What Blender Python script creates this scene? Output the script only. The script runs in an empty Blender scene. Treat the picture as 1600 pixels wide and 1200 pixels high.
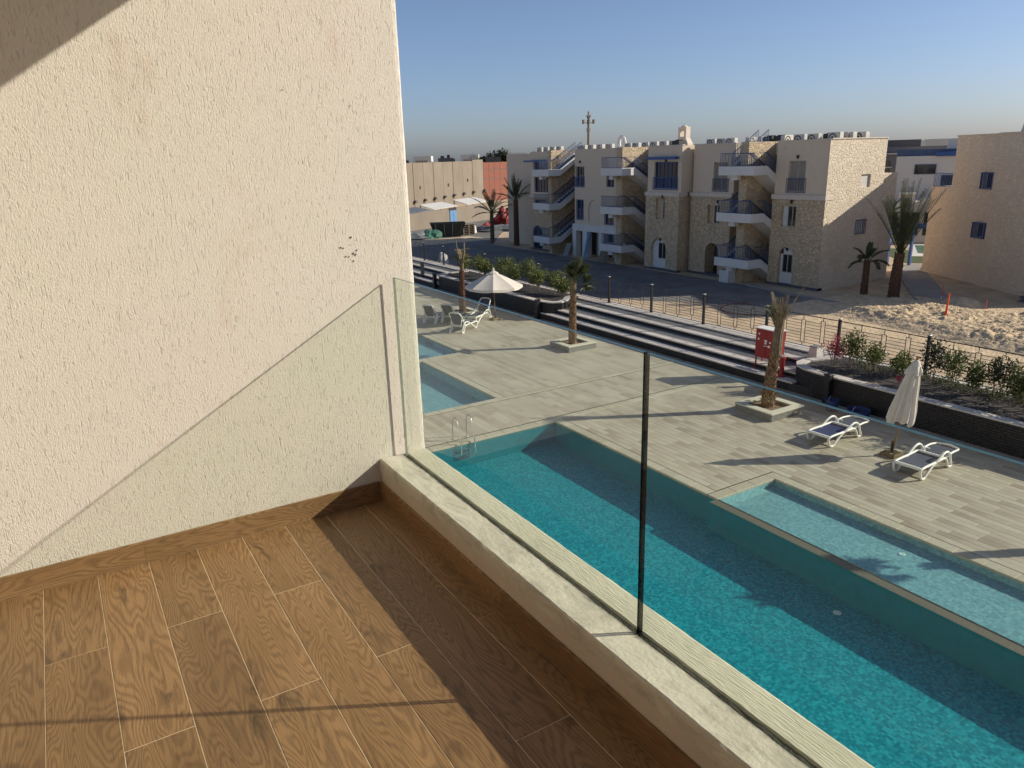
import bpy, math, random
from mathutils import Vector, Matrix, noise
R = math.radians
random.seed(7)
scene = bpy.context.scene
COL = scene.collection

# ---------------------------------------------------------------- camera, sky, sun, exposure
F_PX, YAW, PITCH, ROLL = 1162.26, 0.542518866, 0.294411473, -0.0287753511
CAMZ = 8.0
_cy, _sy, _cp, _sp = math.cos(YAW), math.sin(YAW), math.cos(PITCH), math.sin(PITCH)
FWD = Vector((_sy * _cp, _cy * _cp, -_sp))
RGT = Vector((_cy, -_sy, 0))
UPV = RGT.cross(FWD)
_cr, _sr = math.cos(ROLL), math.sin(ROLL)
RG2, UP2 = RGT * _cr + UPV * _sr, -RGT * _sr + UPV * _cr
cam_d = bpy.data.cameras.new('camera')
cam = bpy.data.objects.new('camera', cam_d)
COL.objects.link(cam)
cam_d.sensor_width = 36.0
cam_d.lens = 36.0 * F_PX / 1600.0
cam_d.clip_start = 0.05
cam_d.clip_end = 8000
cam.matrix_world = Matrix(((RG2.x, UP2.x, -FWD.x, 0), (RG2.y, UP2.y, -FWD.y, 0), (RG2.z, UP2.z, -FWD.z, CAMZ), (0, 0, 0, 1)))
scene.camera = cam

SUN = Vector((1.0, -0.555, 0.5716)).normalized()          # towards the sun
sun_el = math.asin(SUN.z)
sun_az = math.atan2(SUN.x, SUN.y)
world = bpy.data.worlds.new('World')
scene.world = world
world.use_nodes = True
wn = world.node_tree.nodes
sky = wn.new('ShaderNodeTexSky')
sky.sky_type = 'NISHITA'
sky.sun_disc = False
sky.sun_elevation = sun_el
sky.sun_rotation = sun_az
sky.altitude = 0
sky.air_density = 1.0
sky.dust_density = 1.0
sky.ozone_density = 3.4
bg = wn['Background']
bg.inputs['Strength'].default_value = 0.085
tint = wn.new('ShaderNodeMix')                              # white balance of the sky light
tint.data_type = 'RGBA'
tint.blend_type = 'MULTIPLY'
tint.inputs[0].default_value = 1.0
wtc = wn.new('ShaderNodeTexCoord')                         # dusty air: bluer, dimmer low down, paler higher up
wsp = wn.new('ShaderNodeSeparateXYZ')
wrp = wn.new('ShaderNodeValToRGB')
wrp.color_ramp.elements[0].position = 0.0
wrp.color_ramp.elements[0].color = (.95, 1.03, 1.36, 1)
wrp.color_ramp.elements[1].position = .30
wrp.color_ramp.elements[1].color = (1.02, .93, .93, 1)
world.node_tree.links.new(wtc.outputs['Generated'], wsp.inputs[0])
world.node_tree.links.new(wsp.outputs[2], wrp.inputs[0])
world.node_tree.links.new(wrp.outputs[0], tint.inputs[7])
world.node_tree.links.new(sky.outputs[0], tint.inputs[6])
world.node_tree.links.new(tint.outputs[2], bg.inputs[0])
sl = bpy.data.lights.new('sun', 'SUN')
sl.energy = 4.5
sl.angle = R(0.53)
sl.color = (1.0, 0.92, 0.775)
so = bpy.data.objects.new('sun', sl)
COL.objects.link(so)
so.rotation_euler = SUN.to_track_quat('Z', 'Y').to_euler()
so.location = SUN * 60
vs = scene.view_settings
vs.view_transform = 'Standard'
vs.look = 'None'
vs.exposure = 0.30
vs.gamma = 1.0
vs.use_curve_mapping = False
scene.cycles.max_bounces = 8
scene.cycles.transparent_max_bounces = 24
scene.cycles.caustics_reflective = False
scene.cycles.caustics_refractive = False

# ---------------------------------------------------------------- helpers
class NT:
    """small node-tree helper"""
    def __init__(s, name):
        s.m = bpy.data.materials.new(name)
        s.m.use_nodes = True
        s.t = s.m.node_tree
        s.n = s.t.nodes
        s.b = s.n['Principled BSDF']
        s.out = s.n['Material Output']
    def new(s, typ, **kw):
        n = s.n.new(typ)
        for k, v in kw.items():
            setattr(n, k, v)
        return n
    def link(s, a, b):
        s.t.links.new(a, b)
    def val(s, sock, v):
        if hasattr(v, 'is_output'):
            s.link(v, sock)
        else:
            sock.default_value = v
    def coord(s, stretch=(1, 1, 1), kind='Object', rot=(0, 0, 0)):
        tc = s.new('ShaderNodeTexCoord')
        mp = s.new('ShaderNodeMapping')
        mp.inputs['Scale'].default_value = stretch
        mp.inputs['Rotation'].default_value = rot
        s.link(tc.outputs[kind], mp.inputs[0])
        return mp.outputs[0]
    def noise(s, vec, scale, detail=4, rough=.55, dist=0.0):
        n = s.new('ShaderNodeTexNoise')
        n.inputs['Scale'].default_value = scale
        n.inputs['Detail'].default_value = detail
        n.inputs['Roughness'].default_value = rough
        n.inputs['Distortion'].default_value = dist
        s.link(vec, n.inputs['Vector'])
        return n.outputs[0]
    def ramp(s, fac, stops):
        r = s.new('ShaderNodeValToRGB')
        e = r.color_ramp.elements
        while len(e) < len(stops):
            e.new(.5)
        for i, (p, c) in enumerate(stops):
            e[i].position = p
            e[i].color = (*c, 1) if not isinstance(c, (int, float)) else (c, c, c, 1)
        s.link(fac, r.inputs[0])
        return r.outputs[0]
    def mix(s, fac, a, b, blend='MIX'):
        m = s.new('ShaderNodeMix', data_type='RGBA', blend_type=blend)
        s.val(m.inputs[0], fac)
        for sock, v in ((m.inputs[6], a), (m.inputs[7], b)):
            if hasattr(v, 'is_output'):
                s.link(v, sock)
            else:
                sock.default_value = (*v, 1)
        return m.outputs[2]
    def math(s, op, a, b=0.0):
        m = s.new('ShaderNodeMath', operation=op)
        s.val(m.inputs[0], a)
        s.val(m.inputs[1], b)
        return m.outputs[0]
    def bump(s, h, strength=.3, dist=.01, prev=None):
        b = s.new('ShaderNodeBump')
        b.inputs['Strength'].default_value = strength
        b.inputs['Distance'].default_value = dist
        s.link(h, b.inputs['Height'])
        if prev is not None:
            s.link(prev, b.inputs['Normal'])
        return b.outputs[0]
    def color(s, v):
        s.val(s.b.inputs['Base Color'], (*v, 1) if not hasattr(v, 'is_output') else v)
    def rough(s, v):
        s.val(s.b.inputs['Roughness'], v)
    def normal(s, v):
        s.link(v, s.b.inputs['Normal'])


def simple(name, c, rough=.6, var=.18, scale=6, bump=0.0, bscale=60, metal=0.0, c2=None, stretch=(1, 1, 1), bdist=.01, rnd=0.0):
    t = NT(name)
    v = t.coord(stretch)
    n = t.noise(v, scale, 5, .6)
    a = tuple(x * (1 - var) for x in c)
    b = c2 if c2 else tuple(min(1, x * (1 + var)) for x in c)
    colr = t.ramp(n, [(.3, a), (.7, b)])
    if rnd:
        oi = t.new('ShaderNodeObjectInfo')
        k = t.math('MULTIPLY_ADD', oi.outputs['Random'], rnd)
        k.node.inputs[2].default_value = 1 - rnd / 2
        cc = t.new('ShaderNodeCombineColor')
        for i in range(3):
            t.link(k, cc.inputs[i])
        colr = t.mix(1.0, colr, cc.outputs[0], 'MULTIPLY')
    t.color(colr)
    t.rough(rough)
    t.b.inputs['Metallic'].default_value = metal
    if bump:
        t.normal(t.bump(t.noise(v, bscale, 4, .6), bump, bdist))
    return t.m


class MB:
    def __init__(s):
        s.v, s.f, s.mi, s.ti = [], [], [], []
        s.cm, s.ct = 0, 0.5
    def poly(s, pts, mi=None, tint=None):
        b = len(s.v)
        s.v += [tuple(p) for p in pts]
        s.f.append(tuple(range(b, b + len(pts))))
        s.mi.append(s.cm if mi is None else mi)
        s.ti.append(s.ct if tint is None else tint)
    def faces(s, vs, fs):
        b = len(s.v)
        s.v += [tuple(p) for p in vs]
        for f in fs:
            s.f.append(tuple(i + b for i in f))
            s.mi.append(s.cm)
            s.ti.append(s.ct)
    def box(s, x0, x1, y0, y1, z0, z1):
        s.faces([(x0, y0, z0), (x1, y0, z0), (x1, y1, z0), (x0, y1, z0), (x0, y0, z1), (x1, y0, z1), (x1, y1, z1), (x0, y1, z1)],
                [(0, 3, 2, 1), (4, 5, 6, 7), (0, 1, 5, 4), (1, 2, 6, 5), (2, 3, 7, 6), (3, 0, 4, 7)])
    def chbox(s, x0, x1, y0, y1, z0, z1, c):
        """box with its top edges chamfered"""
        s.faces([(x0, y0, z0), (x1, y0, z0), (x1, y1, z0), (x0, y1, z0),
                 (x0, y0, z1 - c), (x1, y0, z1 - c), (x1, y1, z1 - c), (x0, y1, z1 - c),
                 (x0 + c, y0 + c, z1), (x1 - c, y0 + c, z1), (x1 - c, y1 - c, z1), (x0 + c, y1 - c, z1)],
                [(0, 3, 2, 1), (0, 1, 5, 4), (1, 2, 6, 5), (2, 3, 7, 6), (3, 0, 4, 7),
                 (4, 5, 9, 8), (5, 6, 10, 9), (6, 7, 11, 10), (7, 4, 8, 11), (8, 9, 10, 11)])
    def obox(s, c, ax, ay, az):
        c, ax, ay, az = Vector(c), Vector(ax), Vector(ay), Vector(az)
        vs = []
        for k in (-1, 1):
            for i, j in ((-1, -1), (1, -1), (1, 1), (-1, 1)):
                vs.append(c + ax * i + ay * j + az * k)
        s.faces(vs, [(0, 3, 2, 1), (4, 5, 6, 7), (0, 1, 5, 4), (1, 2, 6, 5), (2, 3, 7, 6), (3, 0, 4, 7)])
    def bar(s, a, b, w, h=None):
        a, b = Vector(a), Vector(b)
        d = (b - a)
        L = d.length
        d.normalize()
        u = d.cross(Vector((0, 0, 1)))
        if u.length < 1e-3:
            u = Vector((1, 0, 0))
        u.normalize()
        w2 = u.cross(d)
        s.obox((a + b) / 2, d * (L / 2), u * (w / 2), w2 * ((h or w) / 2))
    def prism(s, poly, z0, z1):
        n = len(poly)
        vs = [(x, y, z0) for x, y in poly] + [(x, y, z1) for x, y in poly]
        s.faces(vs, [tuple(reversed(range(n))), tuple(range(n, 2 * n))] + [(i, (i + 1) % n, n + (i + 1) % n, n + i) for i in range(n)])
    def tube(s, pts, r, seg=6, closed=False, cap=True):
        pts = [Vector(p) for p in pts]
        n = len(pts)
        rs = r if isinstance(r, (list, tuple)) else [r] * n
        vs = []
        prev = None
        for i, p in enumerate(pts):
            if closed:
                t = pts[(i + 1) % n] - pts[i - 1]
            else:
                t = pts[min(i + 1, n - 1)] - pts[max(i - 1, 0)]
            t.normalize()
            if prev is None:
                u = t.cross(Vector((0, 0, 1)))
                if u.length < .05:
                    u = t.cross(Vector((1, 0, 0)))
            else:
                u = prev - t * prev.dot(t)
            u.normalize()
            prev = u
            w = t.cross(u)
            for k in range(seg):
                a = 2 * math.pi * k / seg
                vs.append(p + (u * math.cos(a) + w * math.sin(a)) * rs[i])
        fs = []
        for i in range(n if closed else n - 1):
            j = (i + 1) % n
            for k in range(seg):
                l = (k + 1) % seg
                fs.append((i * seg + k, i * seg + l, j * seg + l, j * seg + k))
        if cap and not closed:
            fs.append(tuple(reversed(range(seg))))
            fs.append(tuple(range((n - 1) * seg, n * seg)))
        s.faces(vs, fs)
    def lathe(s, prof, seg=12, c=(0, 0, 0)):
        n = len(prof)
        vs = []
        for r, z in prof:
            for k in range(seg):
                a = 2 * math.pi * k / seg
                vs.append((c[0] + r * math.cos(a), c[1] + r * math.sin(a), c[2] + z))
        fs = [(i * seg + k, i * seg + (k + 1) % seg, (i + 1) * seg + (k + 1) % seg, (i + 1) * seg + k) for i in range(n - 1) for k in range(seg)]
        fs += [tuple(reversed(range(seg))), tuple(range((n - 1) * seg, n * seg))]
        s.faces(vs, fs)
    def build(s, name, mats, parent=None, smooth=False, loc=None, local=False):
        off = Vector((0, 0, 0))
        p = None if local else parent
        while p is not None:
            off += p.location
            p = p.parent
        if loc is not None:
            off += Vector(loc)
        me = bpy.data.meshes.new(name)
        me.from_pydata([(Vector(v) - off) for v in s.v], [], s.f)
        mats = mats if isinstance(mats, (list, tuple)) else [mats]
        for m in mats:
            me.materials.append(m)
        if len(mats) > 1:
            me.polygons.foreach_set('material_index', s.mi)
        if any(t != .5 for t in s.ti):
            at = me.attributes.new('tint', 'FLOAT', 'FACE')
            at.data.foreach_set('value', s.ti)
        if smooth:
            me.polygons.foreach_set('use_smooth', [True] * len(me.polygons))
        me.update()
        o = bpy.data.objects.new(name, me)
        COL.objects.link(o)
        if parent is not None:
            o.parent = parent
        if loc is not None:
            o.location = loc
        return o


def tag(o, label=None, cat=None, group=None, kind=None):
    for k, v in (('label', label), ('category', cat), ('group', group), ('kind', kind)):
        if v:
            o[k] = v
    return o

def thing(name, loc, label, cat, group=None):
    o = bpy.data.objects.new(name, None)
    o.empty_display_size = .1
    COL.objects.link(o)
    o.location = loc
    return tag(o, label, cat, group)

def stuff(o):
    o['kind'] = 'stuff'
    return o

KIDS = {}
def kids(o):
    return [c for c in bpy.data.objects if c.parent == o]

def dup(o, loc, rz=0.0, label=None, scale=None):
    r = o.copy()
    COL.objects.link(r)
    r.location = loc
    r.rotation_euler = (0, 0, rz)
    if scale:
        r.scale = scale
    if label:
        r['label'] = label
    for c in kids(o):
        d = c.copy()
        COL.objects.link(d)
        d.parent = r
        for g in kids(c):
            e = g.copy()
            COL.objects.link(e)
            e.parent = d
    return r

def in_view(p, m=0):
    """size in the picture of one metre at p, or 0 when p is out of the frame"""
    d = Vector(p) - Vector((0, 0, CAMZ))
    z = d.dot(FWD)
    if z < .2:
        return 0
    x, y = 800 + F_PX * d.dot(RG2) / z, 600 - F_PX * d.dot(UP2) / z
    if -m < x < 1600 + m and -m < y < 1200 + m:
        return F_PX / z
    return 0

# ---------------------------------------------------------------- materials
def stucco(name, base, warm, cool, sc=1.0, bump=.6, stain=None, fine=1.0):
    t = NT(name)
    v = t.coord()
    vst = t.coord((1, 1, .12))
    big = t.noise(v, 1.1 * sc, 4, .6)
    mid = t.noise(t.coord((1, 1, .4)), 5 * sc, 5, .65)
    c = t.mix(t.ramp(big, [(.34, 0.0), (.66, 1.0)]), warm, cool)
    c = t.mix(t.ramp(mid, [(.3, .25), (.75, .85)]), c, base)
    worm = t.noise(vst, 95 * sc * fine, 3, .55, .7)
    grain = t.noise(v, 210 * sc, 3, .6)
    groove = t.ramp(worm, [(.33, 0.0), (.43, 1.0)])
    blob = t.noise(t.coord((1, 1, .55)), 80 * sc * fine, 3, .6, .5)
    h = t.math('MULTIPLY_ADD', grain, .35)
    t.link(groove, h.node.inputs[2])
    h2 = t.math('MULTIPLY_ADD', blob, .9)
    t.link(h, h2.node.inputs[2])
    c = t.mix(t.math('MULTIPLY', t.math('SUBTRACT', 1.0, groove), .34), c, tuple(x * .62 for x in base))
    if stain:
        sx = t.noise(t.coord((1, 1, .7)), 2.6, 5, .7, .8)
        sf = t.ramp(sx, [(.60, 0.0), (.70, 1.0)])
        c = t.mix(t.math('MULTIPLY', sf, .35), c, stain)
    t.color(c)
    t.rough(.92)
    t.normal(t.bump(h2, bump, .006))
    return t.m

def wood_tile(name):
    """wood-look porcelain plank: grain along local Y, every plank its own print"""
    t = NT(name)
    tc = t.new('ShaderNodeTexCoord')
    oi = t.new('ShaderNodeObjectInfo')
    add = t.new('ShaderNodeVectorMath', operation='ADD')
    sc = t.new('ShaderNodeVectorMath', operation='SCALE')
    comb = t.new('ShaderNodeCombineXYZ')
    for i, k in enumerate((7.0, 13.0, 31.0)):
        t.link(t.math('MULTIPLY', oi.outputs['Random'], k), comb.inputs[i])
    t.link(tc.outputs['Object'], add.inputs[0])
    t.link(comb.outputs[0], add.inputs[1])
    def mp(s):
        m = t.new('ShaderNodeMapping')
        m.inputs['Scale'].default_value = s
        t.link(add.outputs[0], m.inputs[0])
        return m.outputs[0]
    warp = t.noise(mp((6.5, 1.05, 1)), 1.0, 2, .45, .35)
    wob = t.noise(mp((60, 10, 1)), 1.0, 3, .6)
    ph = t.math('MULTIPLY_ADD', warp, 200.0)
    t.link(t.math('MULTIPLY', wob, 3.2), ph.node.inputs[2])
    sn = t.math('MULTIPLY_ADD', t.math('SINE', ph), .5)
    sn.node.inputs[2].default_value = .5
    rings = t.ramp(sn, [(.25, 0.0), (.8, .75), (1.0, 1.0)])
    fib = t.noise(mp((170, 4, 1)), 1.0, 4, .7)
    pores = t.ramp(t.noise(mp((260, 12, 1)), 1.0, 2, .5), [(.34, 1.0), (.44, 0.0)])
    tone = t.noise(mp((7, 1.1, 1)), 1.0, 3, .5)
    knot = t.ramp(t.noise(mp((7.5, 2.6, 1)), 1.0, 4, .6, 1.2), [(.60, 0.0), (.72, 1.0)])
    light, mid, dark = (.325, .188, .088), (.215, .118, .050), (.085, .044, .018)
    c = t.mix(t.ramp(tone, [(.3, 0.0), (.72, 1.0)]), mid, light)
    c = t.mix(t.math('MULTIPLY', rings, .55), c, dark)
    c = t.mix(t.ramp(fib, [(.35, .0), (.75, .38)]), c, (.34, .20, .10))
    c = t.mix(t.math('MULTIPLY', pores, .45), c, (.10, .052, .025))
    c = t.mix(t.math('MULTIPLY', knot, .72), c, (.045, .029, .018))
    k = t.math('MULTIPLY_ADD', oi.outputs['Random'], .34)
    k.node.inputs[2].default_value = .90
    cc = t.new('ShaderNodeCombineColor')
    for i in range(3):
        t.link(k, cc.inputs[i])
    c = t.mix(1.0, c, cc.outputs[0], 'MULTIPLY')
    t.color(c)
    t.rough(t.ramp(fib, [(.2, .42), (.8, .58)]))
    hh = t.math('SUBTRACT', t.math('MULTIPLY', fib, .5), pores)
    t.normal(t.bump(hh, .22, .002))
    return t.m

def tinted(name, stops, rough=.65, grain=(1, 1, 1), gs=20, gv=.25, bump=.15, bs=80, dirt=None):
    """colour picked per piece by the face attribute 'tint', with grain over it"""
    t = NT(name)
    at = t.new('ShaderNodeAttribute', attribute_name='tint')
    c = t.ramp(at.outputs['Fac'], stops)
    v = t.coord(grain)
    n = t.noise(v, gs, 5, .65)
    c = t.mix(1.0, c, t.ramp(n, [(.25, 1 - gv), (.75, 1 + gv * .3)]), 'MULTIPLY')
    if dirt:
        d = t.noise(t.coord(), dirt[1], 5, .65)
        c = t.mix(t.math('MULTIPLY', t.ramp(d, [(.42, 0.0), (.66, 1.0)]), dirt[2]), c, dirt[0])
    t.color(c)
    t.rough(rough)
    if bump:
        t.normal(t.bump(t.noise(v, bs, 3, .6), bump, .004))
    return t.m

def glassy(name, tint, ior=1.45, bump=0, bscale=3, absorb=None, rough=0.0, gloss=1.0):
    """clear sheet: tinted see-through plus a mirror share by Fresnel on the outer side"""
    t = NT(name)
    t.n.remove(t.b)
    tr = t.new('ShaderNodeBsdfTransparent')
    tr.inputs[0].default_value = (*tint, 1)
    gl = t.new('ShaderNodeBsdfGlossy')
    gl.inputs['Roughness'].default_value = rough
    fr = t.new('ShaderNodeFresnel')
    fr.inputs[0].default_value = ior
    ge = t.new('ShaderNodeNewGeometry')
    f = t.math('MULTIPLY', fr.outputs[0], t.math('SUBTRACT', 1.0, ge.outputs['Backfacing']))
    f = t.math('MULTIPLY', f, gloss)
    mx = t.new('ShaderNodeMixShader')
    t.link(f, mx.inputs[0])
    t.link(tr.outputs[0], mx.inputs[1])
    t.link(gl.outputs[0], mx.inputs[2])
    t.link(mx.outputs[0], t.out.inputs[0])
    if bump:
        v = t.coord()
        h = t.noise(v, bscale, 3, .55, .4)
        nb = t.bump(h, bump, .05)
        t.link(nb, gl.inputs['Normal'])
        t.link(nb, fr.inputs['Normal'])
    if absorb:
        va = t.new('ShaderNodeVolumeAbsorption')
        va.inputs['Color'].default_value = (*absorb[0], 1)
        va.inputs['Density'].default_value = absorb[1]
        t.link(va.outputs[0], t.out.inputs['Volume'])
    return t.m

def clear_side(name, absorb):
    t = NT(name)
    t.n.remove(t.b)
    tr = t.new('ShaderNodeBsdfTransparent')
    t.link(tr.outputs[0], t.out.inputs[0])
    return t.m

def mosaic(name, a, b, c, s=32):
    """small glass mosaic, a mixed bag of blues with pale grout and painted-in water sparkle"""
    t = NT(name)
    v = t.coord()
    vo = t.new('ShaderNodeTexVoronoi', distance='CHEBYCHEV')
    vo.inputs['Scale'].default_value = s
    vo.inputs['Randomness'].default_value = .25
    t.link(v, vo.inputs['Vector'])
    sep = t.new('ShaderNodeSeparateColor')
    t.link(vo.outputs['Color'], sep.inputs[0])
    col = t.ramp(sep.outputs[0], [(0.0, a), (.5, b), (1.0, c)])
    sparkle = t.noise(v, 13, 4, .7)  # sparkle of sunlit water painted into the tile colour as light and dark cells
    col = t.mix(1.0, col, t.ramp(sparkle, [(.3, .80), (.7, 1.16)]), 'MULTIPLY')
    t.color(col)
    t.rough(.35)
    return t.m

def rough_stone(name, a, b, joint, s=2.6, bump=.6):
    """irregular split-stone cladding"""
    t = NT(name)
    v = t.coord((1, 1, 1.25))
    vo = t.new('ShaderNodeTexVoronoi', feature='DISTANCE_TO_EDGE')
    vo.inputs['Scale'].default_value = s
    t.link(v, vo.inputs['Vector'])
    vc = t.new('ShaderNodeTexVoronoi')
    vc.inputs['Scale'].default_value = s
    t.link(v, vc.inputs['Vector'])
    sep = t.new('ShaderNodeSeparateColor')
    t.link(vc.outputs['Color'], sep.inputs[0])
    col = t.ramp(sep.outputs[0], [(0, a), (1, b)])
    col = t.mix(t.ramp(t.noise(v, 14, 4), [(.3, 0.0), (.7, .4)]), col, tuple(x * .8 for x in a))
    e = t.ramp(vo.outputs['Distance'], [(.0, 0.0), (.09, 1.0)])
    col = t.mix(e, joint, col)
    t.color(col)
    t.rough(.9)
    hh = t.math('MULTIPLY_ADD', t.noise(v, 9, 4), .8)
    t.link(e, hh.node.inputs[2])
    t.normal(t.bump(hh, bump, .06))
    return t.m

def brick_mat(name, c1, c2, joint, scale=4.0, rot=(R(90), 0, R(90))):
    t = NT(name)
    v = t.coord(rot=rot)
    bt = t.new('ShaderNodeTexBrick')
    bt.inputs['Color1'].default_value = (*c1, 1)
    bt.inputs['Color2'].default_value = (*c2, 1)
    bt.inputs['Mortar'].default_value = (*joint, 1)
    bt.inputs['Scale'].default_value = scale
    t.link(v, bt.inputs['Vector'])
    t.color(t.mix(t.ramp(t.noise(t.coord(), 1.3, 5), [(.3, 0.0), (.8, .5)]), bt.outputs['Color'], tuple(x * .75 for x in c1)))
    t.rough(.9)
    return t.m

MT = {}
MT['wall'] = stucco('rough_cast_plaster', (.665, .62, .545), (.695, .62, .555), (.645, .62, .52), 1.0, .66, (.56, .43, .33), 2.15)
t = NT('rendered_coping')
v = t.coord()
pt = t.noise(t.coord((1.6, .55, 1)), 9, 6, .68, .8)
c = t.ramp(pt, [(.30, (.44, .415, .35)), (.46, (.60, .565, .47)), (.62, (.70, .665, .565)), (.75, (.56, .535, .46))])
c = t.mix(t.ramp(t.noise(v, 60, 4, .65), [(.30, .5), (.42, 0.0)]), c, (.40, .37, .30))
c = t.mix(t.ramp(t.noise(v, 115, 2, .5), [(.24, .8), (.29, 0.0)]), c, (.10, .09, .07))
sx = t.new('ShaderNodeSeparateXYZ')
t.link(v, sx.inputs[0])
edge = t.ramp(t.math('MULTIPLY_ADD', t.noise(t.coord((1, .35, 1)), 26, 5, .7), .055), [(1.358, 0.0), (1.372, 1.0)])
ad = edge.node.inputs[0].links[0].from_node
t.link(sx.outputs[0], ad.inputs[2])
mr = t.new('ShaderNodeMapRange')
mr.inputs[1].default_value = 1.358
mr.inputs[2].default_value = 1.374
t.link(ad.outputs[0], mr.inputs[0])
c = t.mix(t.math('MULTIPLY', mr.outputs[0], .85), c, (.09, .085, .065))
t.color(c)
t.rough(.9)
hh = t.math('MULTIPLY_ADD', t.noise(v, 70, 5, .65), .6)
t.link(pt, hh.node.inputs[2])
t.normal(t.bump(hh, .55, .006))
MT['coping_in'] = t.m
t = NT('brushed_coping_paint')
v = t.coord((1, 1, 1), rot=(0, 0, R(28)))
n1 = t.noise(t.coord((1, 1, 1)), 4, 5, .6)
st = t.noise(t.coord((190, 20, 60), rot=(0, 0, R(-24))), 1.0, 3, .65, .4)
c = t.ramp(n1, [(.3, (.56, .54, .42)), (.7, (.67, .64, .51))])
c = t.mix(t.ramp(t.noise(t.coord((2.2, .6, 1)), 7, 5, .65), [(.56, 0.0), (.72, .5)]), c, (.68, .67, .58))
t.color(t.mix(t.ramp(st, [(.3, .30), (.55, 0.0)]), c, (.40, .38, .28)))
t.rough(.85)
t.normal(t.bump(st, .9, .004))
MT['coping_out'] = t.m
t = NT('parapet_render')
v = t.coord()
pit = t.noise(v, 140, 3, .6)
c = t.ramp(t.noise(v, 3, 5, .6), [(.3, (.62, .53, .43)), (.7, (.72, .63, .52))])
t.color(t.mix(t.ramp(pit, [(.28, .6), (.36, 0.0)]), c, (.15, .12, .09)))
t.rough(.9)
t.normal(t.bump(pit, .35, .004))
MT['parapet'] = t.m
MT['plank'] = wood_tile('wood_look_tile')
MT['grout'] = simple('floor_grout', (.66, .52, .36), .9, .15, 30, .2, 200)
MT['sealant'] = simple('dirty_sealant', (.045, .045, .035), .8, .5, 30, .6, 120)
MT['chip'] = simple('chipped_render', (.09, .075, .06), .9, .4, 60, .5, 200)
MT['glass'] = glassy('balustrade_glass', (.935, .962, .925), 1.5)
MT['glass_edge'] = simple('glass_edge', (.03, .085, .085), .12, .3, 40)
MT['glass_edge_dark'] = glassy('glass_edge_dark', (.13, .17, .165), 1.5)
MT['seal_clear'] = glassy('seal_clear', (.80, .84, .84), 1.4)
MT['edge_soft'] = simple('ground_glass_edge', (.20, .23, .19), .3, .2, 40)
MT['seal'] = simple('clear_seal', (.30, .33, .35), .25, .2, 60)
MT['tile'] = tinted('wood_look_deck_tile', [(0, (.355, .295, .23)), (.3, (.435, .38, .30)), (.7, (.485, .43, .34)), (1, (.54, .49, .39))], .62,
                    (60, 4, 20), 1.0, .26, .12, 1.0, ((.54, .51, .41), .42, .6))
MT['tile_joint'] = simple('deck_joint', (.50, .46, .38), .9, .15, 20)
MT['kerb_stone'] = tinted('pool_kerb_stone', [(0, (.43, .40, .31)), (1, (.52, .485, .385))], .7, (1, 1, 1), 14, .25, .2, 60)
MT['slot'] = simple('drain_slot', (.03, .03, .03), .7)
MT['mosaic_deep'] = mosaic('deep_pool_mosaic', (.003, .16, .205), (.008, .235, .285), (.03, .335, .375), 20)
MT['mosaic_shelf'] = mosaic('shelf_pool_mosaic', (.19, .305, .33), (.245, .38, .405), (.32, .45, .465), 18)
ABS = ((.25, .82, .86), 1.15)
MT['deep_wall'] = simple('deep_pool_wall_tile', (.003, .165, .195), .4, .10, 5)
MT['water'] = glassy('pool_water', (.80, .97, .985), 1.33, .22, 5.0)
MT['water_side'] = clear_side('pool_water_body', ABS)
MT['tile_joint2'] = simple('pool_tile_joint', (.05, .30, .34), .5, .1, 10)
MT['divider'] = simple('speckled_divider_stone', (.135, .13, .10), .5, .5, 55)
MT['steel'] = simple('polished_steel', (.62, .62, .60), .18, .05, 10, metal=1.0)
MT['brick'] = tinted('black_slate_brick', [(0, (.006, .0055, .006)), (.6, (.013, .0115, .0115)), (1, (.026, .022, .021))], .55, (1, 1, 1), 30, .4, .4, 50)
MT['mortar'] = simple('dark_mortar', (.042, .036, .032), .9, .3, 30)
MT['cap'] = tinted('pale_cap_stone', [(0, (.55, .50, .44)), (1, (.68, .63, .56))], .75, (1, 1, 1), 16, .25, .2, 60)
MT['tread'] = tinted('grey_tread_stone', [(0, (.13, .13, .13)), (1, (.19, .185, .18))], .7, (1, 1, 1), 10, .25, .2, 60)
MT['soil'] = simple('planter_soil', (.17, .105, .066), .95, .5, 9, .9, 25, c2=(.34, .235, .15), bdist=.05)
MT['iron'] = simple('black_iron', (.018, .019, .022), .45, .3, 20, metal=.3)
MT['iron_cap'] = simple('zinc_cap', (.5, .48, .45), .4, .1, 20, metal=.5)
MT['plaster'] = stucco('beige_plaster', (.66, .55, .425), (.68, .56, .435), (.64, .545, .425), .16, .5)
MT['plaster_side'] = rough_stone('split_block_cladding', (.66, .56, .43), (.78, .68, .535), (.62, .525, .40), 4.2, .55)
MT['plaster_rb'] = rough_stone('small_block_cladding', (.66, .545, .42), (.76, .64, .505), (.61, .50, .385), 4.2, .5)
MT['stone'] = rough_stone('split_stone_cladding', (.52, .40, .265), (.70, .56, .385), (.42, .325, .22), 4.2, .6)
MT['trim'] = simple('pale_trim', (.62, .55, .465), .85, .08, 3, .1, 30)
MT['white'] = simple('white_render', (.66, .65, .63), .8, .06, 2, .1, 30)
MT['blue'] = simple('blue_paint', (.025, .085, .27), .5, .2, 5)
MT['navy'] = simple('dark_blue_steel', (.04, .078, .17), .5, .2, 5)
MT['frame'] = simple('aluminium_frame', (.42, .39, .34), .45, .1, 5)
t = NT('window_glass')
t.color((.018, .021, .024))
t.rough(.06)
MT['pane'] = t.m
MT['curtain'] = simple('drawn_curtain', (.30, .27, .23), .8, .15, 3, stretch=(8, 8, 1))
MT['dark'] = simple('unlit_interior', (.035, .03, .026), .9, .3, 2)
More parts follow.
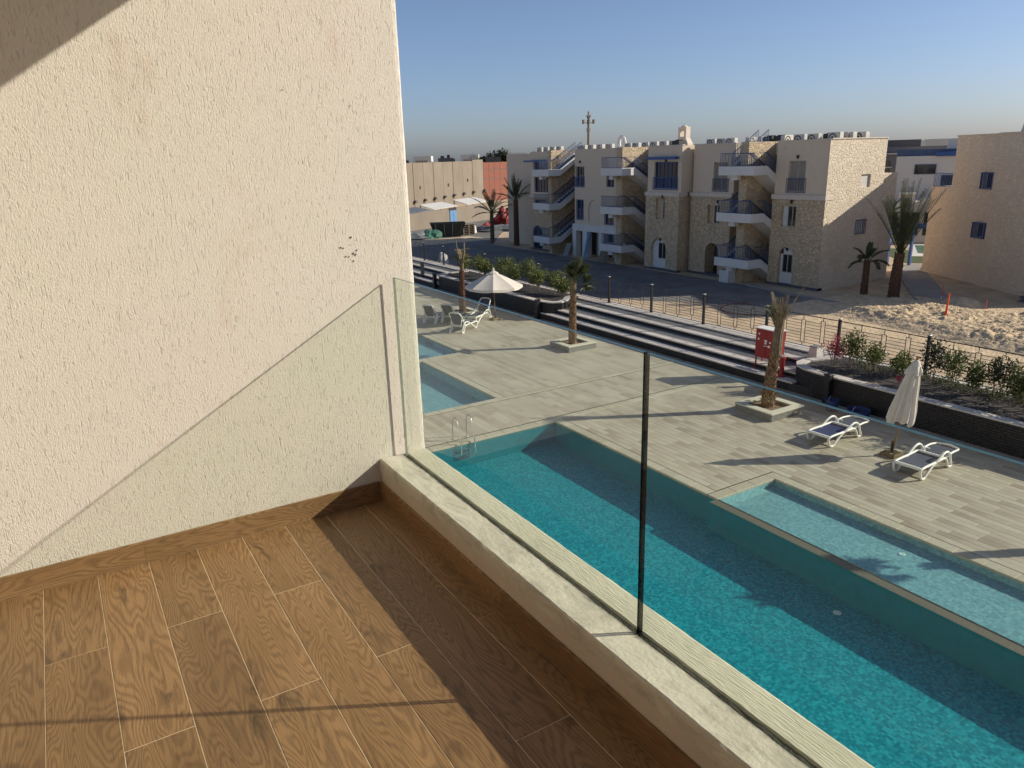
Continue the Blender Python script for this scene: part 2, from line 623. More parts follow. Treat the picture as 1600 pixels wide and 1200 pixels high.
MT['sand'] = simple('desert_sand', (.52, .395, .26), .95, .22, .9, .5, 5, bdist=.08)
MT['sandbank'] = simple('churned_sand', (.62, .475, .305), .95, .24, 2.6, .7, 8, bdist=.12)
MT['asphalt'] = simple('asphalt', (.165, .154, .144), .85, .28, .6, .3, 40)
MT['paving'] = simple('concrete_path', (.30, .28, .26), .85, .2, .8, .2, 20)
MT['block'] = brick_mat('block_paving', (.30, .275, .235), (.25, .235, .20), (.13, .12, .10), 2.2, (0, 0, 0))
MT['concrete'] = simple('precast_concrete', (.235, .198, .155), .9, .14, .35, .3, 4, stretch=(1, 1, .5))
MT['redbrick'] = brick_mat('red_brick', (.27, .088, .055), (.21, .064, .038), (.16, .09, .062), 1.6)
MT['ac'] = simple('appliance_cream', (.60, .575, .52), .5, .06, 5)
MT['ac_dark'] = simple('fan_guard', (.025, .025, .025), .6, .2, 10)
MT['canvas'] = simple('cream_canvas', (.60, .555, .48), .85, .07, 4, .15, 40)
MT['pole'] = simple('wooden_pole', (.20, .105, .045), .5, .25, 12, stretch=(6, 6, 1))
MT['plastic'] = simple('white_resin', (.78, .77, .73), .38, .04, 6)
MT['sling'] = simple('navy_sling', (.018, .036, .125), .7, .25, 30)
MT['sling_grey'] = simple('grey_blue_sling', (.06, .075, .115), .7, .2, 30)
MT['gravel'] = simple('pebble_ballast', (.20, .155, .095), .95, .55, 30, .9, 30, bdist=.04)
MT['red'] = simple('signal_red', (.26, .009, .009), .45, .15, 4)
MT['print'] = simple('white_print', (.75, .73, .70), .6, .05, 4)
MT['grey'] = simple('grey_plastic', (.24, .24, .23), .6, .1, 4)
MT['tarp_red'] = simple('red_tarp', (.22, .015, .012), .6, .3, 2, .5, 6)
MT['tarp_grey'] = simple('grey_sheeting', (.14, .15, .16), .55, .45, 1.6, .6, 5)
MT['tarp_green'] = simple('green_netting', (.03, .12, .085), .7, .4, 2)
MT['skip'] = simple('dark_skip', (.015, .022, .020), .6, .3, 3)
MT['doorblue'] = simple('pale_blue_door', (.10, .23, .42), .6, .15, 2)
MT['orange'] = simple('orange_stake', (.75, .09, .03), .5, .1, 5)
MT['boots'] = simple('palm_boots', (.15, .088, .045), .9, .45, 9, .6, 30, c2=(.30, .19, .105))
MT['boots_red'] = simple('palm_boots_red', (.125, .062, .036), .9, .45, 9, .6, 30, c2=(.20, .105, .065))
MT['wrap'] = simple('palm_wrap', (.165, .125, .078), .9, .35, 10, .5, 30)
MT['dry'] = simple('dry_frond', (.21, .155, .075), .85, .4, 7, c2=(.34, .27, .15), rnd=.3)
def leafmat(name, a, b, rnd=.35):
    t = NT(name)
    at = t.new('ShaderNodeAttribute', attribute_name='tint')
    c = t.ramp(at.outputs['Fac'], [(0, a), (1, b)])
    t.color(c)
    t.rough(.55)
    tl = t.new('ShaderNodeBsdfTranslucent')
    t.link(c, tl.inputs[0])
    mx = t.new('ShaderNodeMixShader')
    mx.inputs[0].default_value = .28
    t.link(t.b.outputs[0], mx.inputs[1])
    t.link(tl.outputs[0], mx.inputs[2])
    t.link(mx.outputs[0], t.out.inputs[0])
    return t.m
MT['frond'] = leafmat('palm_frond', (.03, .042, .016), (.10, .115, .04))
MT['leaf'] = leafmat('shrub_leaf', (.035, .060, .014), (.17, .19, .045))
MT['leafdark'] = leafmat('dark_leaf', (.015, .022, .010), (.05, .06, .025))
MT['bract'] = leafmat('pink_bract', (.25, .02, .06), (.50, .06, .14))
MT['stem'] = simple('woody_stem', (.21, .17, .125), .9, .3, 12)
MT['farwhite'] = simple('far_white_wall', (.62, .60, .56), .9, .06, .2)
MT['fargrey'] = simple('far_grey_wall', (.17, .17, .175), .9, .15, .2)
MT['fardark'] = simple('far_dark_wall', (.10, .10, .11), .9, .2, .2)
MT['lawn'] = simple('lawn', (.06, .085, .025), .95, .3, 2)
MT['greenwater'] = simple('green_pool_cover', (.10, .19, .13), .35, .2, 1)

# ================================================================ SETTING
GZ = -0.30                                            # level of the road and sand beyond the pool area
def struct(o):
    o['kind'] = 'structure'
    return o

# ---- ground sheet to the horizon, with the pool area left open
m = MB()
X0, X1, Y0, Y1 = -3.0, 24.3, -14.0, 62.0
B_ = 4000
for a, b, c, d in ((-B_, X0, -B_, B_), (X1, B_, -B_, B_), (X0, X1, -B_, Y0), (X0, X1, Y1, B_)):
    m.poly([(a, c, GZ), (b, c, GZ), (b, d, GZ), (a, d, GZ)])
struct(m.build('ground', MT['sand']))

m = MB()
pts = [(36.9, 24.8), (37.2, 29.4), (37.9, 33), (38.0, 66), (45, 76), (62, 92), (62, 96), (24.4, 104), (24.4, 44), (26.6, 38.5), (29.2, 33.5), (33, 28.2)]
m.poly([(x, y, GZ + .004) for x, y in pts])
struct(m.build('road', MT['asphalt']))
m = MB()
m.poly([(x, y, GZ + .006) for x, y in [(39.3, 22.3), (42.7, 22.6), (54.6, 31.5), (52.2, 32.1), (50.6, 30.9)]])
struct(m.build('path', MT['paving']))
m = MB()
for q in ((39.3, 22.3, 50.6, 30.9), ):
    m.bar((q[0], q[1], GZ + .04), (q[2], q[3], GZ + .04), .12, .12)
m.bar((36.9, 24.8, GZ + .05), (37.2, 29.4, GZ + .05), .14, .14)
m.bar((37.2, 29.4, GZ + .05), (37.9, 33, GZ + .05), .14, .14)
struct(m.build('kerb', MT['paving']))
m = MB()
m.poly([(x, y, GZ + .012) for x, y in [(40.6, 19.6), (41.6, 19.3), (43.5, 12.5), (39.0, 11), (40.1, 16.8)]])
struct(m.build('paved_strip', MT['block']))

def noise_patch(name, x0, x1, y0, y1, step, fn, mat, z=GZ, smooth=True):
    nx, ny = int((x1 - x0) / step) + 1, int((y1 - y0) / step) + 1
    mb = MB()
    vs = []
    for j in range(ny):
        for i in range(nx):
            x, y = x0 + i * step, y0 + j * step
            e = min(1, min(i, nx - 1 - i, j, ny - 1 - j) / 5)
            vs.append((x, y, z - .03 + e * (.035 + fn(x, y))))
    fs = [(j * nx + i, j * nx + i + 1, (j + 1) * nx + i + 1, (j + 1) * nx + i) for j in range(ny - 1) for i in range(nx - 1)]
    mb.faces(vs, fs)
    return struct(mb.build(name, mat, smooth=smooth))
def dune(x, y):
    d = min(1.0, max(0.0, (x - 33.2 - (y - 18) * .12) / 1.2)) * min(1, max(0, (40.6 - x - abs(y - 17) * .03) / 1.5)) * min(1, max(0, (26.2 - y) / 3))
    n = noise.noise((x * .5, y * .5, 3)) * .5 + .5
    r = .7 * abs(noise.noise((x * 1.9, y * 1.5, 8))) + .45 * abs(noise.noise((x * 4.2, y * 3.5, 1))) + .32 * abs(noise.noise((x * 8, y * 7, 4))) + .25 * noise.noise((x * 15, y * 13, 4))
    return max(0, d * (.26 + .10 * n + .26 * r)) + .02 * (1 + noise.noise((x, y, 0))) + .015 * noise.noise((x * 6, y * 6, 3))
noise_patch('sand_bank', 31.5, 42.5, 8.0, 27.5, .075, dune, MT['sandbank'])
def hump(cx, cy, r, h):
    return lambda x, y: max(0, h * (1 - ((x - cx) ** 2 + (y - cy) ** 2) / r ** 2) + .12 * h * noise.noise((x * 3, y * 3, 2)))
noise_patch('sand_heap', 40.6, 43.4, 16.0, 18.8, .14, hump(42, 17.4, 1.1, .55), MT['sandbank'])
noise_patch('sand_heap', 40.1, 42.9, 20.0, 22.8, .14, hump(41.5, 21.4, 1.2, .42), MT['sandbank'])
noise_patch('sand_bank', 27.5, 41.0, 70.0, 76.0, .3, lambda x, y: .12 * abs(noise.noise((x * .6, y, 5))) + .05, MT['sandbank'])

# ---- pool area: deck, pools, kerbs, water
POOLS = [(4.0, 12.62, 11.5, 18.35, -.74, 'deep'), (4.0, 12.36, -13.0, 11.5, -.74, 'deep'),
         (12.65, 14.68, -13.0, 11.5, -.20, 'shelf'), (4.0, 12.32, 21.45, 27.65, -.42, 'shelf'), (4.0, 14.35, 27.98, 32.2, -.24, 'shelf')]
WL = -.05
xs = sorted({X0, X1, 20.97} | {p[0] for p in POOLS} | {p[1] for p in POOLS} | {12.65})
ys = sorted({Y0, Y1} | {p[2] for p in POOLS} | {p[3] for p in POOLS})
m = MB()
for i in range(len(xs) - 1):
    for j in range(len(ys) - 1):
        cx, cy = (xs[i] + xs[i + 1]) / 2, (ys[j] + ys[j + 1]) / 2
        if any(p[0] < cx < p[1] and p[2] < cy < p[3] for p in POOLS) or (12.36 < cx < 12.65 and cy < 11.5 and cy > -13) or cx > 20.97:
            continue
        m.poly([(xs[i], ys[j], -.014), (xs[i + 1], ys[j], -.014), (xs[i + 1], ys[j + 1], -.014), (xs[i], ys[j + 1], -.014)])
deck = struct(m.build('pool_deck', MT['tile_joint']))

def basin(name, outline, z, mat, wmat=None):
    mb = MB()
    n = len(outline)
    mb.poly([(x, y, z) for x, y in outline])
    for i in range(n):
        (a, b), (c, d) = outline[i], outline[(i + 1) % n]
        mb.poly([(a, b, z), (c, d, z), (c, d, -.016), (a, b, -.016)], 1)
    return struct(mb.build(name, [mat, wmat or mat]))
def water(outline, z, zb):
    mb = MB()
    n = len(outline)
    mb.poly([(x, y, z) for x, y in outline], 0)
    mb.poly([(x, y, zb) for x, y in reversed(outline)], 1)
    for i in range(n):
        (a, b), (c, d) = outline[i], outline[(i + 1) % n]
        mb.poly([(a, b, zb), (c, d, zb), (c, d, z), (a, b, z)], 1)
    return struct(mb.build('water', [MT['water'], MT['water_side']]))
main = [(4, -13), (12.36, -13), (12.36, 11.5), (12.62, 11.5), (12.62, 18.35), (4, 18.35)]
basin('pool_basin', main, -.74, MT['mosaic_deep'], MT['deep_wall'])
water([(4.004, -12.996), (12.356, -12.996), (12.356, 11.504), (12.616, 11.504), (12.616, 18.346), (4.004, 18.346)], WL, -.736)
for a, b, c, d, z, k in POOLS[2:]:
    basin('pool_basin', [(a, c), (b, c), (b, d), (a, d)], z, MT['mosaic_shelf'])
    e = .004
    water([(a + e, c + e), (b - e, c + e), (b - e, d - e), (a + e, d - e)], WL, z + e)
m = MB()
m.box(12.362, 12.648, -13, 11.498, -.8, -.034)
struct(m.build('pool_divider', MT['divider']))
# joints on the deep floor and pool fittings
m = MB()
for y in (17.3, 14.2, 11.0, 7.9, 4.7, 1.6):
    m.box(4.05, 12.3, y, y + .012, -.7358, -.7345)
struct(m.build('pool_floor_joint', MT['tile_joint2']))

# deck tiles: cut into rectangles, each a course of long tiles
rects = [(14.98, 20.95, -3.0, 18.35), (12.92, 14.98, 11.83, 18.35), (4.0, 20.95, 18.68, 21.12), (12.62, 20.95, 21.48, 27.66),
         (14.68, 20.95, 27.66, 58.0), (8.0, 14.68, 32.52, 50.0)]
tiles = []
for (a, b, c, d) in rects:
    nc = max(1, round((b - a) / .2))
    w = (b - a) / nc
    for i in range(nc):
        y = c - random.choice((0, .33, .66, .5)) - .001
        while y < d:
            y0, y1 = max(y, c), min(y + 1.0, d)
            if y1 - y0 > .05:
                tiles.append((a + i * w, a + (i + 1) * w, y0, y1))
            y += 1.0
J = .0035
scored = sorted(tiles, key=lambda q: -in_view(((q[0] + q[1]) / 2, (q[2] + q[3]) / 2, 0), 20) * (1 if q[0] > 12.6 else .0))
proto = {}
for q in scored[:300]:
    L, k = round(q[3] - q[2], 2), random.randrange(7)
    w = round(q[1] - q[0], 3)
    key = (L, w, k)
    if key not in proto:
        mb = MB()
        mb.ct = random.random() * .98 + .005
        mb.chbox(-w / 2 + J, w / 2 - J, -L / 2 + J, L / 2 - J, -.012, 0, .002)
        o = mb.build('deck_tile', MT['tile'], deck)
        proto[key] = o
    else:
        o = proto[key].copy()
        COL.objects.link(o)
        o.parent = deck
    o.location = ((q[0] + q[1]) / 2, (q[2] + q[3]) / 2, random.uniform(-.0012, .0012))
m = MB()
for q in scored[300:]:
    m.ct = random.random() * .98 + .005
    dz = random.uniform(-.001, .001)
    m.faces([(q[0] + J, q[2] + J, dz), (q[1] - J, q[2] + J, dz), (q[1] - J, q[3] - J, dz), (q[0] + J, q[3] - J, dz)], [(0, 1, 2, 3)])
stuff(m.build('deck_tile_field', MT['tile'], deck))

def kerb_run(x0, x1, y0, y1, axis, step=.6, name='kerb_stone', z=.004, mat='kerb_stone', zb=-.05, parent=None, jit=.0, hi=1.0):
    n = max(1, round(((x1 - x0) if axis == 'x' else (y1 - y0)) / step))
    for i in range(n):
        t0, t1 = i / n, (i + 1) / n
        mb = MB()
        mb.ct = random.random() * .98 + .005
        j = random.uniform(-jit, jit)
        if axis == 'x':
            mb.chbox(x0 + (x1 - x0) * t0 + .004, x0 + (x1 - x0) * t1 - .004, y0 + j, y1 + j, zb, z + random.uniform(-.001, .001), .006)
        else:
            mb.chbox(x0 + j, x1 + j, y0 + (y1 - y0) * t0 + .004, y0 + (y1 - y0) * t1 - .004, zb, z + random.uniform(-.001, .001), .006)
        mb.build(name, MT[mat], parent)
K = dict(parent=deck)
kerb_run(12.60, 12.90, 11.80, 18.33, 'y', **K)
kerb_run(4.0, 12.60, 18.33, 18.63, 'x', **K)
kerb_run(12.60, 20.93, 18.37, 18.63, 'x', 1.0, **K)
kerb_run(12.60, 14.66, 11.48, 11.78, 'x', **K)
kerb_run(14.66, 14.96, -2.0, 11.78, 'y', **K)
kerb_run(6.0, 12.30, 21.17, 21.47, 'x', **K)
kerb_run(12.60, 20.93, 21.2, 21.46, 'x', 1.0, **K)
kerb_run(12.30, 12.60, 21.17, 27.63, 'y', **K)
kerb_run(6.0, 14.33, 27.64, 28.0, 'x', .8, **K)
kerb_run(14.33, 14.65, 27.7, 32.18, 'y', **K)
kerb_run(6.0, 14.65, 32.18, 32.48, 'x', **K)
m = MB()
for a, b, c, d in ((12.905, 12.918, 11.8, 18.35), (12.6, 14.96, 11.79, 11.815), (14.965, 14.978, -2, 11.8), (12.605, 12.618, 21.2, 27.66), (14.655, 14.67, 27.7, 32.5), (4, 20.95, 18.64, 18.665), (4, 20.95, 21.13, 21.155)):
    m.box(a, b, c, d, -.012, .001)
m.build('drain_slot', MT['slot'], deck)

# ---- terrace steps between deck and fence
ST = [(20.95, .33), (21.52, .50), (22.6, .67), (23.57, .74)]
m = MB()
for i, (x, z) in enumerate(ST):
    x1 = ST[i + 1][0] if i < 3 else 24.33
    m.box(x + .012, 24.33 - .001 * i, -13.9 + .001 * i, 61.9 - .001 * i, -.3, z - .05)
steps = struct(m.build('terrace_steps', MT['mortar']))
for i, (x, z) in enumerate(ST):
    last = i == 3
    x1 = ST[i + 1][0] + .01 if not last else 24.34
    for (ya, yb) in (((16.0, 32.2), (43.6, 60.0)) if not last else ((4.0, 60.0),)):
        n = round((yb - ya) / (1.2 if not last else 1.6))
        for k in range(n):
            a, b = ya + (yb - ya) * k / n, ya + (yb - ya) * (k + 1) / n
            mb = MB()
            mb.ct = random.random() * .98 + .005
            mb.chbox(x - .02, x + (.36 if not last else .77), a + .003, b - .003, z - .05, z + random.uniform(-.001, .001), .006)
            mb.build('nosing_slab', MT['cap'], steps)
        if not last:
            mb = MB()
            y = ya
            while y < yb:
                mb.ct = random.random() * .98 + .005
                mb.box(x + .363, x1, y + .002, min(y + .6, yb) - .002, z - .05, z - .002)
                y += .6
            mb.build('tread_paving', MT['tread'], steps)

def brick_wall_x(x, ya, yb, za, zb, parent, single, ch=.078, bl=.245, rnd=1):
    """bricks on a face that looks towards -X"""
    rows = max(1, round((zb - za) / ch))
    ch = (zb - za) / rows
    field = MB()
    protos = []
    for r in range(rows):
        y = ya - (r % 2) * bl / 2
        while y < yb:
            a, b = max(y, ya), min(y + bl, yb)
            y += bl
            if b - a < .04:
                continue
            full = b - a > bl - .01
            pr = random.uniform(.006, .018)
            tint = random.random() * .98 + .005
            if single and full:
                if len(protos) < 8:
                    mb = MB()
                    mb.ct = tint
                    mb.chbox(-ch / 2 + .005, ch / 2 - .005, -bl / 2 + .005, bl / 2 - .005, -.01, pr, .003)
                    o = mb.build('brick', MT['brick'], parent, local=True)
                    protos.append(o)
                else:
                    o = random.choice(protos).copy()
                    COL.objects.link(o)
                o.rotation_euler = (0, R(-90), 0)
                o.location = Vector((x, (a + b) / 2, za + (r + .5) * ch)) - parent.location
            else:
                field.ct = tint
                field.box(x - pr, x + .01, a + .005, b - .005, za + r * ch + .005, za + (r + 1) * ch - .005)
    if field.f:
        stuff(field.build('brick_field', MT['brick'], parent))

brick_wall_x(20.955, 16.2, 31.4, 0, .28, steps, False)
brick_wall_x(20.955, 43.8, 58, 0, .28, steps, False)
for x, z0, z1 in ((21.525, .33, .45), (22.605, .50, .62)):
    brick_wall_x(x, 16.0, 32.0, z0, z1, steps, False, .06)
    brick_wall_x(x, 43.8, 58, z0, z1, steps, False, .06)

# ---- raised planters
def offset_poly(pts, d):
    out = []
    n = len(pts)
    for i in range(n):
        p, q, r = Vector(pts[i - 1]), Vector(pts[i]), Vector(pts[(i + 1) % n])
        a, b = (q - p).normalized(), (r - q).normalized()
        na, nb = Vector((-a.y, a.x)), Vector((-b.y, b.x))
        v = (na + nb)
        v = v / max(.35, v.dot(na))
        out.append(tuple(q + v * d))
    return out

def planter(outline, label, single_range):
    """outline runs clockwise seen from above, starting along the pool-side wall"""
    th = thing('raised_planter', (20.95, sum(p[1] for p in outline) / len(outline), 0), label, 'planter', 'brick planters along the terrace')
    inner = offset_poly(outline, -.30)
    mb = MB()
    mb.prism(list(reversed(outline)), 0.002, .845)
    mb.build('planter_wall', MT['mortar'], th)
    n = len(outline)
    # soil
    mb = MB()
    c = MB()
    ring = offset_poly(outline, -.27)
    xs_ = [p[0] for p in ring]
    ys_ = [p[1] for p in ring]
    step = .16
    def inside(x, y):
        k = False
        for i in range(n):
            (xa, ya), (xb, yb) = ring[i], ring[(i + 1) % n]
            if (ya > y) != (yb > y) and x < (xb - xa) * (y - ya) / (yb - ya) + xa:
                k = not k
        return k
    gx, gy = int((max(xs_) - min(xs_)) / step) + 1, int((max(ys_) - min(ys_)) / step) + 1
    idx, vs, fs = {}, [], []
    def hz(x, y):
        return .86 - .20 * max(0, min(1, (x - 21.25) / 2.1)) + .05 * noise.noise((x * 1.6, y * 1.6, 5)) + .03 * noise.noise((x * 6, y * 6, 2))
    def vid(i, j):
        if (i, j) not in idx:
            x, y = min(xs_) + i * step, min(ys_) + j * step
            idx[(i, j)] = len(vs)
            vs.append((x, y, hz(x, y)))
        return idx[(i, j)]
    for i in range(gx):
        for j in range(gy):
            if inside(min(xs_) + (i + .5) * step, min(ys_) + (j + .5) * step):
                fs.append((vid(i, j), vid(i + 1, j), vid(i + 1, j + 1), vid(i, j + 1)))
    c.faces(vs, fs)
    c.build('soil', MT['soil'], th, smooth=True)
    # cap stones
    for i in range(n):
        a, b = Vector(outline[i]), Vector(outline[(i + 1) % n])
        if a.x > 23.3 and b.x > 23.3:
            continue
        ia, ib = Vector(inner[i]), Vector(inner[(i + 1) % n])
        k = max(1, round((b - a).length / .42))
        for q in range(k):
            if in_view(((a + (b - a) * (q / k)).to_3d()) + Vector((0, 0, .9)), 60) == 0:
                continue
            gp = .004 / max(.01, (b - a).length)
            t0, t1 = q / k + gp, (q + 1) / k - gp
            o0, o1, i0, i1 = a.lerp(b, t0), a.lerp(b, t1), ia.lerp(ib, t0), ia.lerp(ib, t1)
            mb = MB()
            mb.ct = random.random() * .98 + .005
            outw = (o0 - i0).normalized() * .025
            mb.prism([tuple(o0 + outw), tuple(i0), tuple(i1), tuple(o1 + outw)][::-1], .85, .90 + random.uniform(-.003, .003))
            mb.build('cap_stone', MT['cap'], th)
    # bricks
    ys0, ys1 = outline[0][1], outline[1][1]
    lo, hi = min(ys0, ys1), max(ys0, ys1)
    if single_range:
        a, b = single_range
        brick_wall_x(20.945, a, b, 0, .85, th, True)
        brick_wall_x(20.945, lo, a, 0, .85, th, False)
        if hi > b:
            brick_wall_x(20.945, b, hi, 0, .85, th, False)
    else:
        brick_wall_x(20.945, lo, hi, 0, .85, th, False)
    mb = MB()
    for i in range(1, n):
        a, b = Vector(outline[i]), Vector(outline[(i + 1) % n])
        if (a.x > 23.3 and b.x > 23.3) or (b - a).length > 3:
            continue
        L = (b - a).length
        t = (b - a) / L
        nn = Vector((-t.y, t.x))
        k = max(1, round(L / .245))
        for r in range(11):
            for q in range(k):
                mb.ct = random.random() * .98 + .005
                cpt = a + t * (L * (q + .5) / k) + nn * random.uniform(.0, .008)
                mb.obox((cpt.x, cpt.y, .0386 + r * .0772), (t * (L / k / 2 - .005)).to_3d(), (nn * .012).to_3d(), (0, 0, .034))
    stuff(mb.build('brick_field', MT['brick'], th))
    return th
planter([(20.95, -10.0), (20.95, 15.1), (21.02, 15.6), (21.22, 16.05), (21.6, 16.38), (22.1, 16.45), (22.8, 16.25), (23.56, 16.0), (23.56, -10.0)],
        'black brick planter with rounded end and pink shrub, right of the red cabinet', (8.62, 14.55))
planter([(20.95, 31.9), (20.95, 43.4), (21.2, 44.0), (22.0, 44.3), (23.56, 44.2), (23.56, 31.95), (22.9, 31.75), (22.3, 31.15), (21.7, 30.85), (21.2, 31.1)],
        'black brick raised planter of green shrubs behind the open parasol', None)

# ---- iron fence along the top of the steps
fence = thing('fence', (24.0, 29, .74), 'black iron fence of thin bars and square posts along the terrace edge', 'fence')
fy = [6.9, 10.2, 13.19, 16.51, 19.79, 23.24, 26.65, 29.87, 33.2, 36.45, 39.61, 42.82, 45.86, 48.92, 52.2, 55.5]
post0 = None
for y in fy:
    if post0 is None:
        mb = MB()
        mb.box(23.955, 24.045, y - .045, y + .045, .74, 2.06)
        mb.box(23.93, 24.07, y - .09, y + .09, .74, .752)
        post0 = mb.build('fence_post', MT['iron'], fence, loc=(0, y - 29, 0))
        mb = MB()
        mb.chbox(23.945, 24.055, y - .055, y + .055, 2.06, 2.09, .01)
        cap0 = mb.build('post_cap', MT['iron_cap'], post0)
        cap0.location = (0, 0, 0)
    else:
        p = post0.copy()
        COL.objects.link(p)
        p.location = (0, y - 29, 0)
        c = cap0.copy()
        COL.objects.link(c)
        c.parent = p
for i in range(len(fy) - 1):
    a, b = fy[i] + .05, fy[i + 1] - .05
    mb = MB()
    L = b - a
    rail = lambda y0, y1, z, w=.012: mb.box(24 - w, 24 + w, y0, y1, z - w, z + w)
    rail(a, b, 1.985, .014)
    rail(a, b, .80, .012)
    slots = [(.20, 1.02, 1.86), (.47, .92, 1.80), (.74, .84, 1.74)]
    prev = a
    for f, z0, z1 in slots:
        yc = a + L * f
        for s in (-.085, .085):
            mb.box(23.99, 24.01, yc + s - .009, yc + s + .009, z0, z1)
        for z in (z0, z1):
            rail(yc - .085, yc + .085, z, .009)
        mb.box(23.99, 24.01, yc - .009, yc + .009, .80, z0)
        mb.box(23.99, 24.01, yc - .009, yc + .009, z1, 1.985)
    cuts = [a] + [a + L * f + s for f, _, _ in slots for s in (-.085, .085)] + [b]
    for k in range(8):
        z = .93 + k * .118
        for q in range(0, len(cuts), 2):
            rail(cuts[q], cuts[q + 1], z, .007)
    mb.build('fence_panel', MT['iron'], fence)

# ================================================================ BALCONY (our own building)
FZ = 6.35                 # balcony floor
YW = 3.337                # face of the dividing wall
own = thing('balcony_building', (0, 3, 0), 'near balcony of rough cream plaster with a low rendered parapet, left half of the view', 'building')

def extrude_bar(mb, prof, axis, t0, t1, step, amp, freq, seed=0, keep=()):
    """profile of 2D points pushed along an axis, its edges slightly uneven; keep = indices left straight"""
    n = len(prof)
    k = max(1, int((t1 - t0) / step))
    vs = []
    for i in range(k + 1):
        t = t0 + (t1 - t0) * i / k
        for j, (a, b) in enumerate(prof):
            if j not in keep:
                q = noise.noise((t * freq, j * 3.1 + seed, seed)) + .5 * noise.noise((t * freq * 3.3, j * 1.7, seed + 9))
                w = noise.noise((t * freq, j * 2.3 + seed, seed + 5)) + .5 * noise.noise((t * freq * 3.3, j * 2.7, seed + 4))
                a, b = a + amp * q, b + amp * w
            vs.append((a, t, b) if axis == 'y' else (a, b, t))
    fs = []
    for i in range(k):
        for j in range(n):
            l = (j + 1) % n
            fs.append((i * n + j, i * n + l, (i + 1) * n + l, (i + 1) * n + j))
    fs.append(tuple(range(n)))
    fs.append(tuple(reversed(range(k * n, (k + 1) * n))))
    mb.faces(vs, fs)

mb = MB()
extrude_bar(mb, [(-3.2, YW), (1.45, YW), (1.466, YW + .003), (1.475, YW + .012), (1.478, YW + .03), (1.478, YW + .30), (-3.2, YW + .30)], 'z', 0, 9.2, .02, .0016, 9, 3, (0, 1, 5, 6))
mb.build('plaster_wall', MT['wall'], own)
# chipped spots in the plaster
mb = MB()
for px, pz, r in ((1.172, 7.673, .009), (1.131, 7.628, .0065), (1.119, 7.632, .007), (1.193, 7.614, .007), (1.176, 7.60, .008), (1.155, 7.588, .006), (1.187, 7.594, .0085), (1.174, 7.566, .0075), (1.165, 7.64, .004), (1.14, 7.59, .006),
                 (.93, 8.30, .005), (1.22, 8.24, .005), (1.196, 7.66, .004), (1.16, 7.575, .004)):
    n = 7
    r *= .62
    mb.poly([(px + r * random.uniform(.6, 1.2) * math.cos(2 * math.pi * k / n), YW - .0028, pz + r * random.uniform(.6, 1.3) * math.sin(2 * math.pi * k / n)) for k in range(n)])
stuff(mb.build('plaster_chip', MT['chip'], own))

PT = 6.567                # top of the parapet
mb = MB()
extrude_bar(mb, [(1.218, FZ - .3), (1.218, PT - .02), (1.221, PT - .012), (1.24, PT - .012), (1.30, PT - .012), (1.30, FZ - .3)], 'y', -3.5, YW - .001, .025, .0012, 7, 1, (0, 5))
mb.build('parapet', MT['parapet'], own)
mb = MB()
extrude_bar(mb, [(1.2165, PT - .016), (1.2185, PT - .004), (1.226, PT + .001), (1.30, PT + .001), (1.341, PT + .001), (1.344, PT - .003), (1.344, PT - .06), (1.2165, PT - .06)], 'y', -3.5, YW - .002, .012, .0016, 14, 2, (6, 7))
mb.build('inner_coping', MT['coping_in'], own, smooth=False)
mb = MB()
extrude_bar(mb, [(1.362, PT - .002), (1.368, PT + .003), (1.43, PT + .003), (1.468, PT + .002), (1.478, PT - .005), (1.481, PT - .02), (1.481, FZ - .3), (1.364, FZ - .3)], 'y', -3.5, YW + .001, .012, .0013, 12, 6, (6, 7))
mb.build('outer_coping', MT['coping_out'], own)
mb = MB()
extrude_bar(mb, [(1.341, PT - .004), (1.348, PT - .0035), (1.362, PT - .0035), (1.369, PT - .004), (1.37, PT - .07), (1.34, PT - .07)], 'y', -3.5, YW - .003, .010, .0032, 22, 8, (4, 5))
mb.build('sealant_joint', MT['sealant'], own)
mb = MB()
mb.poly([(1.285, YW - .003, 9.2), (3.29, -3.6, 9.2), (-3.2, -3.6, 9.2), (-3.2, YW - .003, 9.2)])
mb.poly([(1.285, YW - .003, 9.45), (3.29, -3.6, 9.45), (-3.2, -3.6, 9.45), (-3.2, YW - .003, 9.45)])
for a, b in (((1.285, YW - .003), (3.29, -3.6)), ((3.29, -3.6), (-3.2, -3.6)), ((-3.2, -3.6), (-3.2, YW - .003)), ((-3.2, YW - .003), (1.285, YW - .003))):
    mb.poly([(*a, 9.2), (*b, 9.2), (*b, 9.45), (*a, 9.45)])
mb.build('ceiling_slab', MT['wall'], own)
mb = MB()
mb.box(-3.5, -3.2, -3.6, YW + .3, 0, 9.45)
mb.build('rear_wall', MT['wall'], own)
mb = MB()
mb.box(-3.2, 1.36, -3.6, YW - .002, -.3, FZ - .3)
mb.box(-3.5, 1.40, YW + .302, 26, -.3, 9.4)
mb.build('facade', MT['wall'], own)

floor = MB()
floor.box(-3.2, 1.217, -3.5, YW - .001, FZ - .3, FZ - .0012)
floor = struct(floor.build('balcony_floor', MT['grout']))
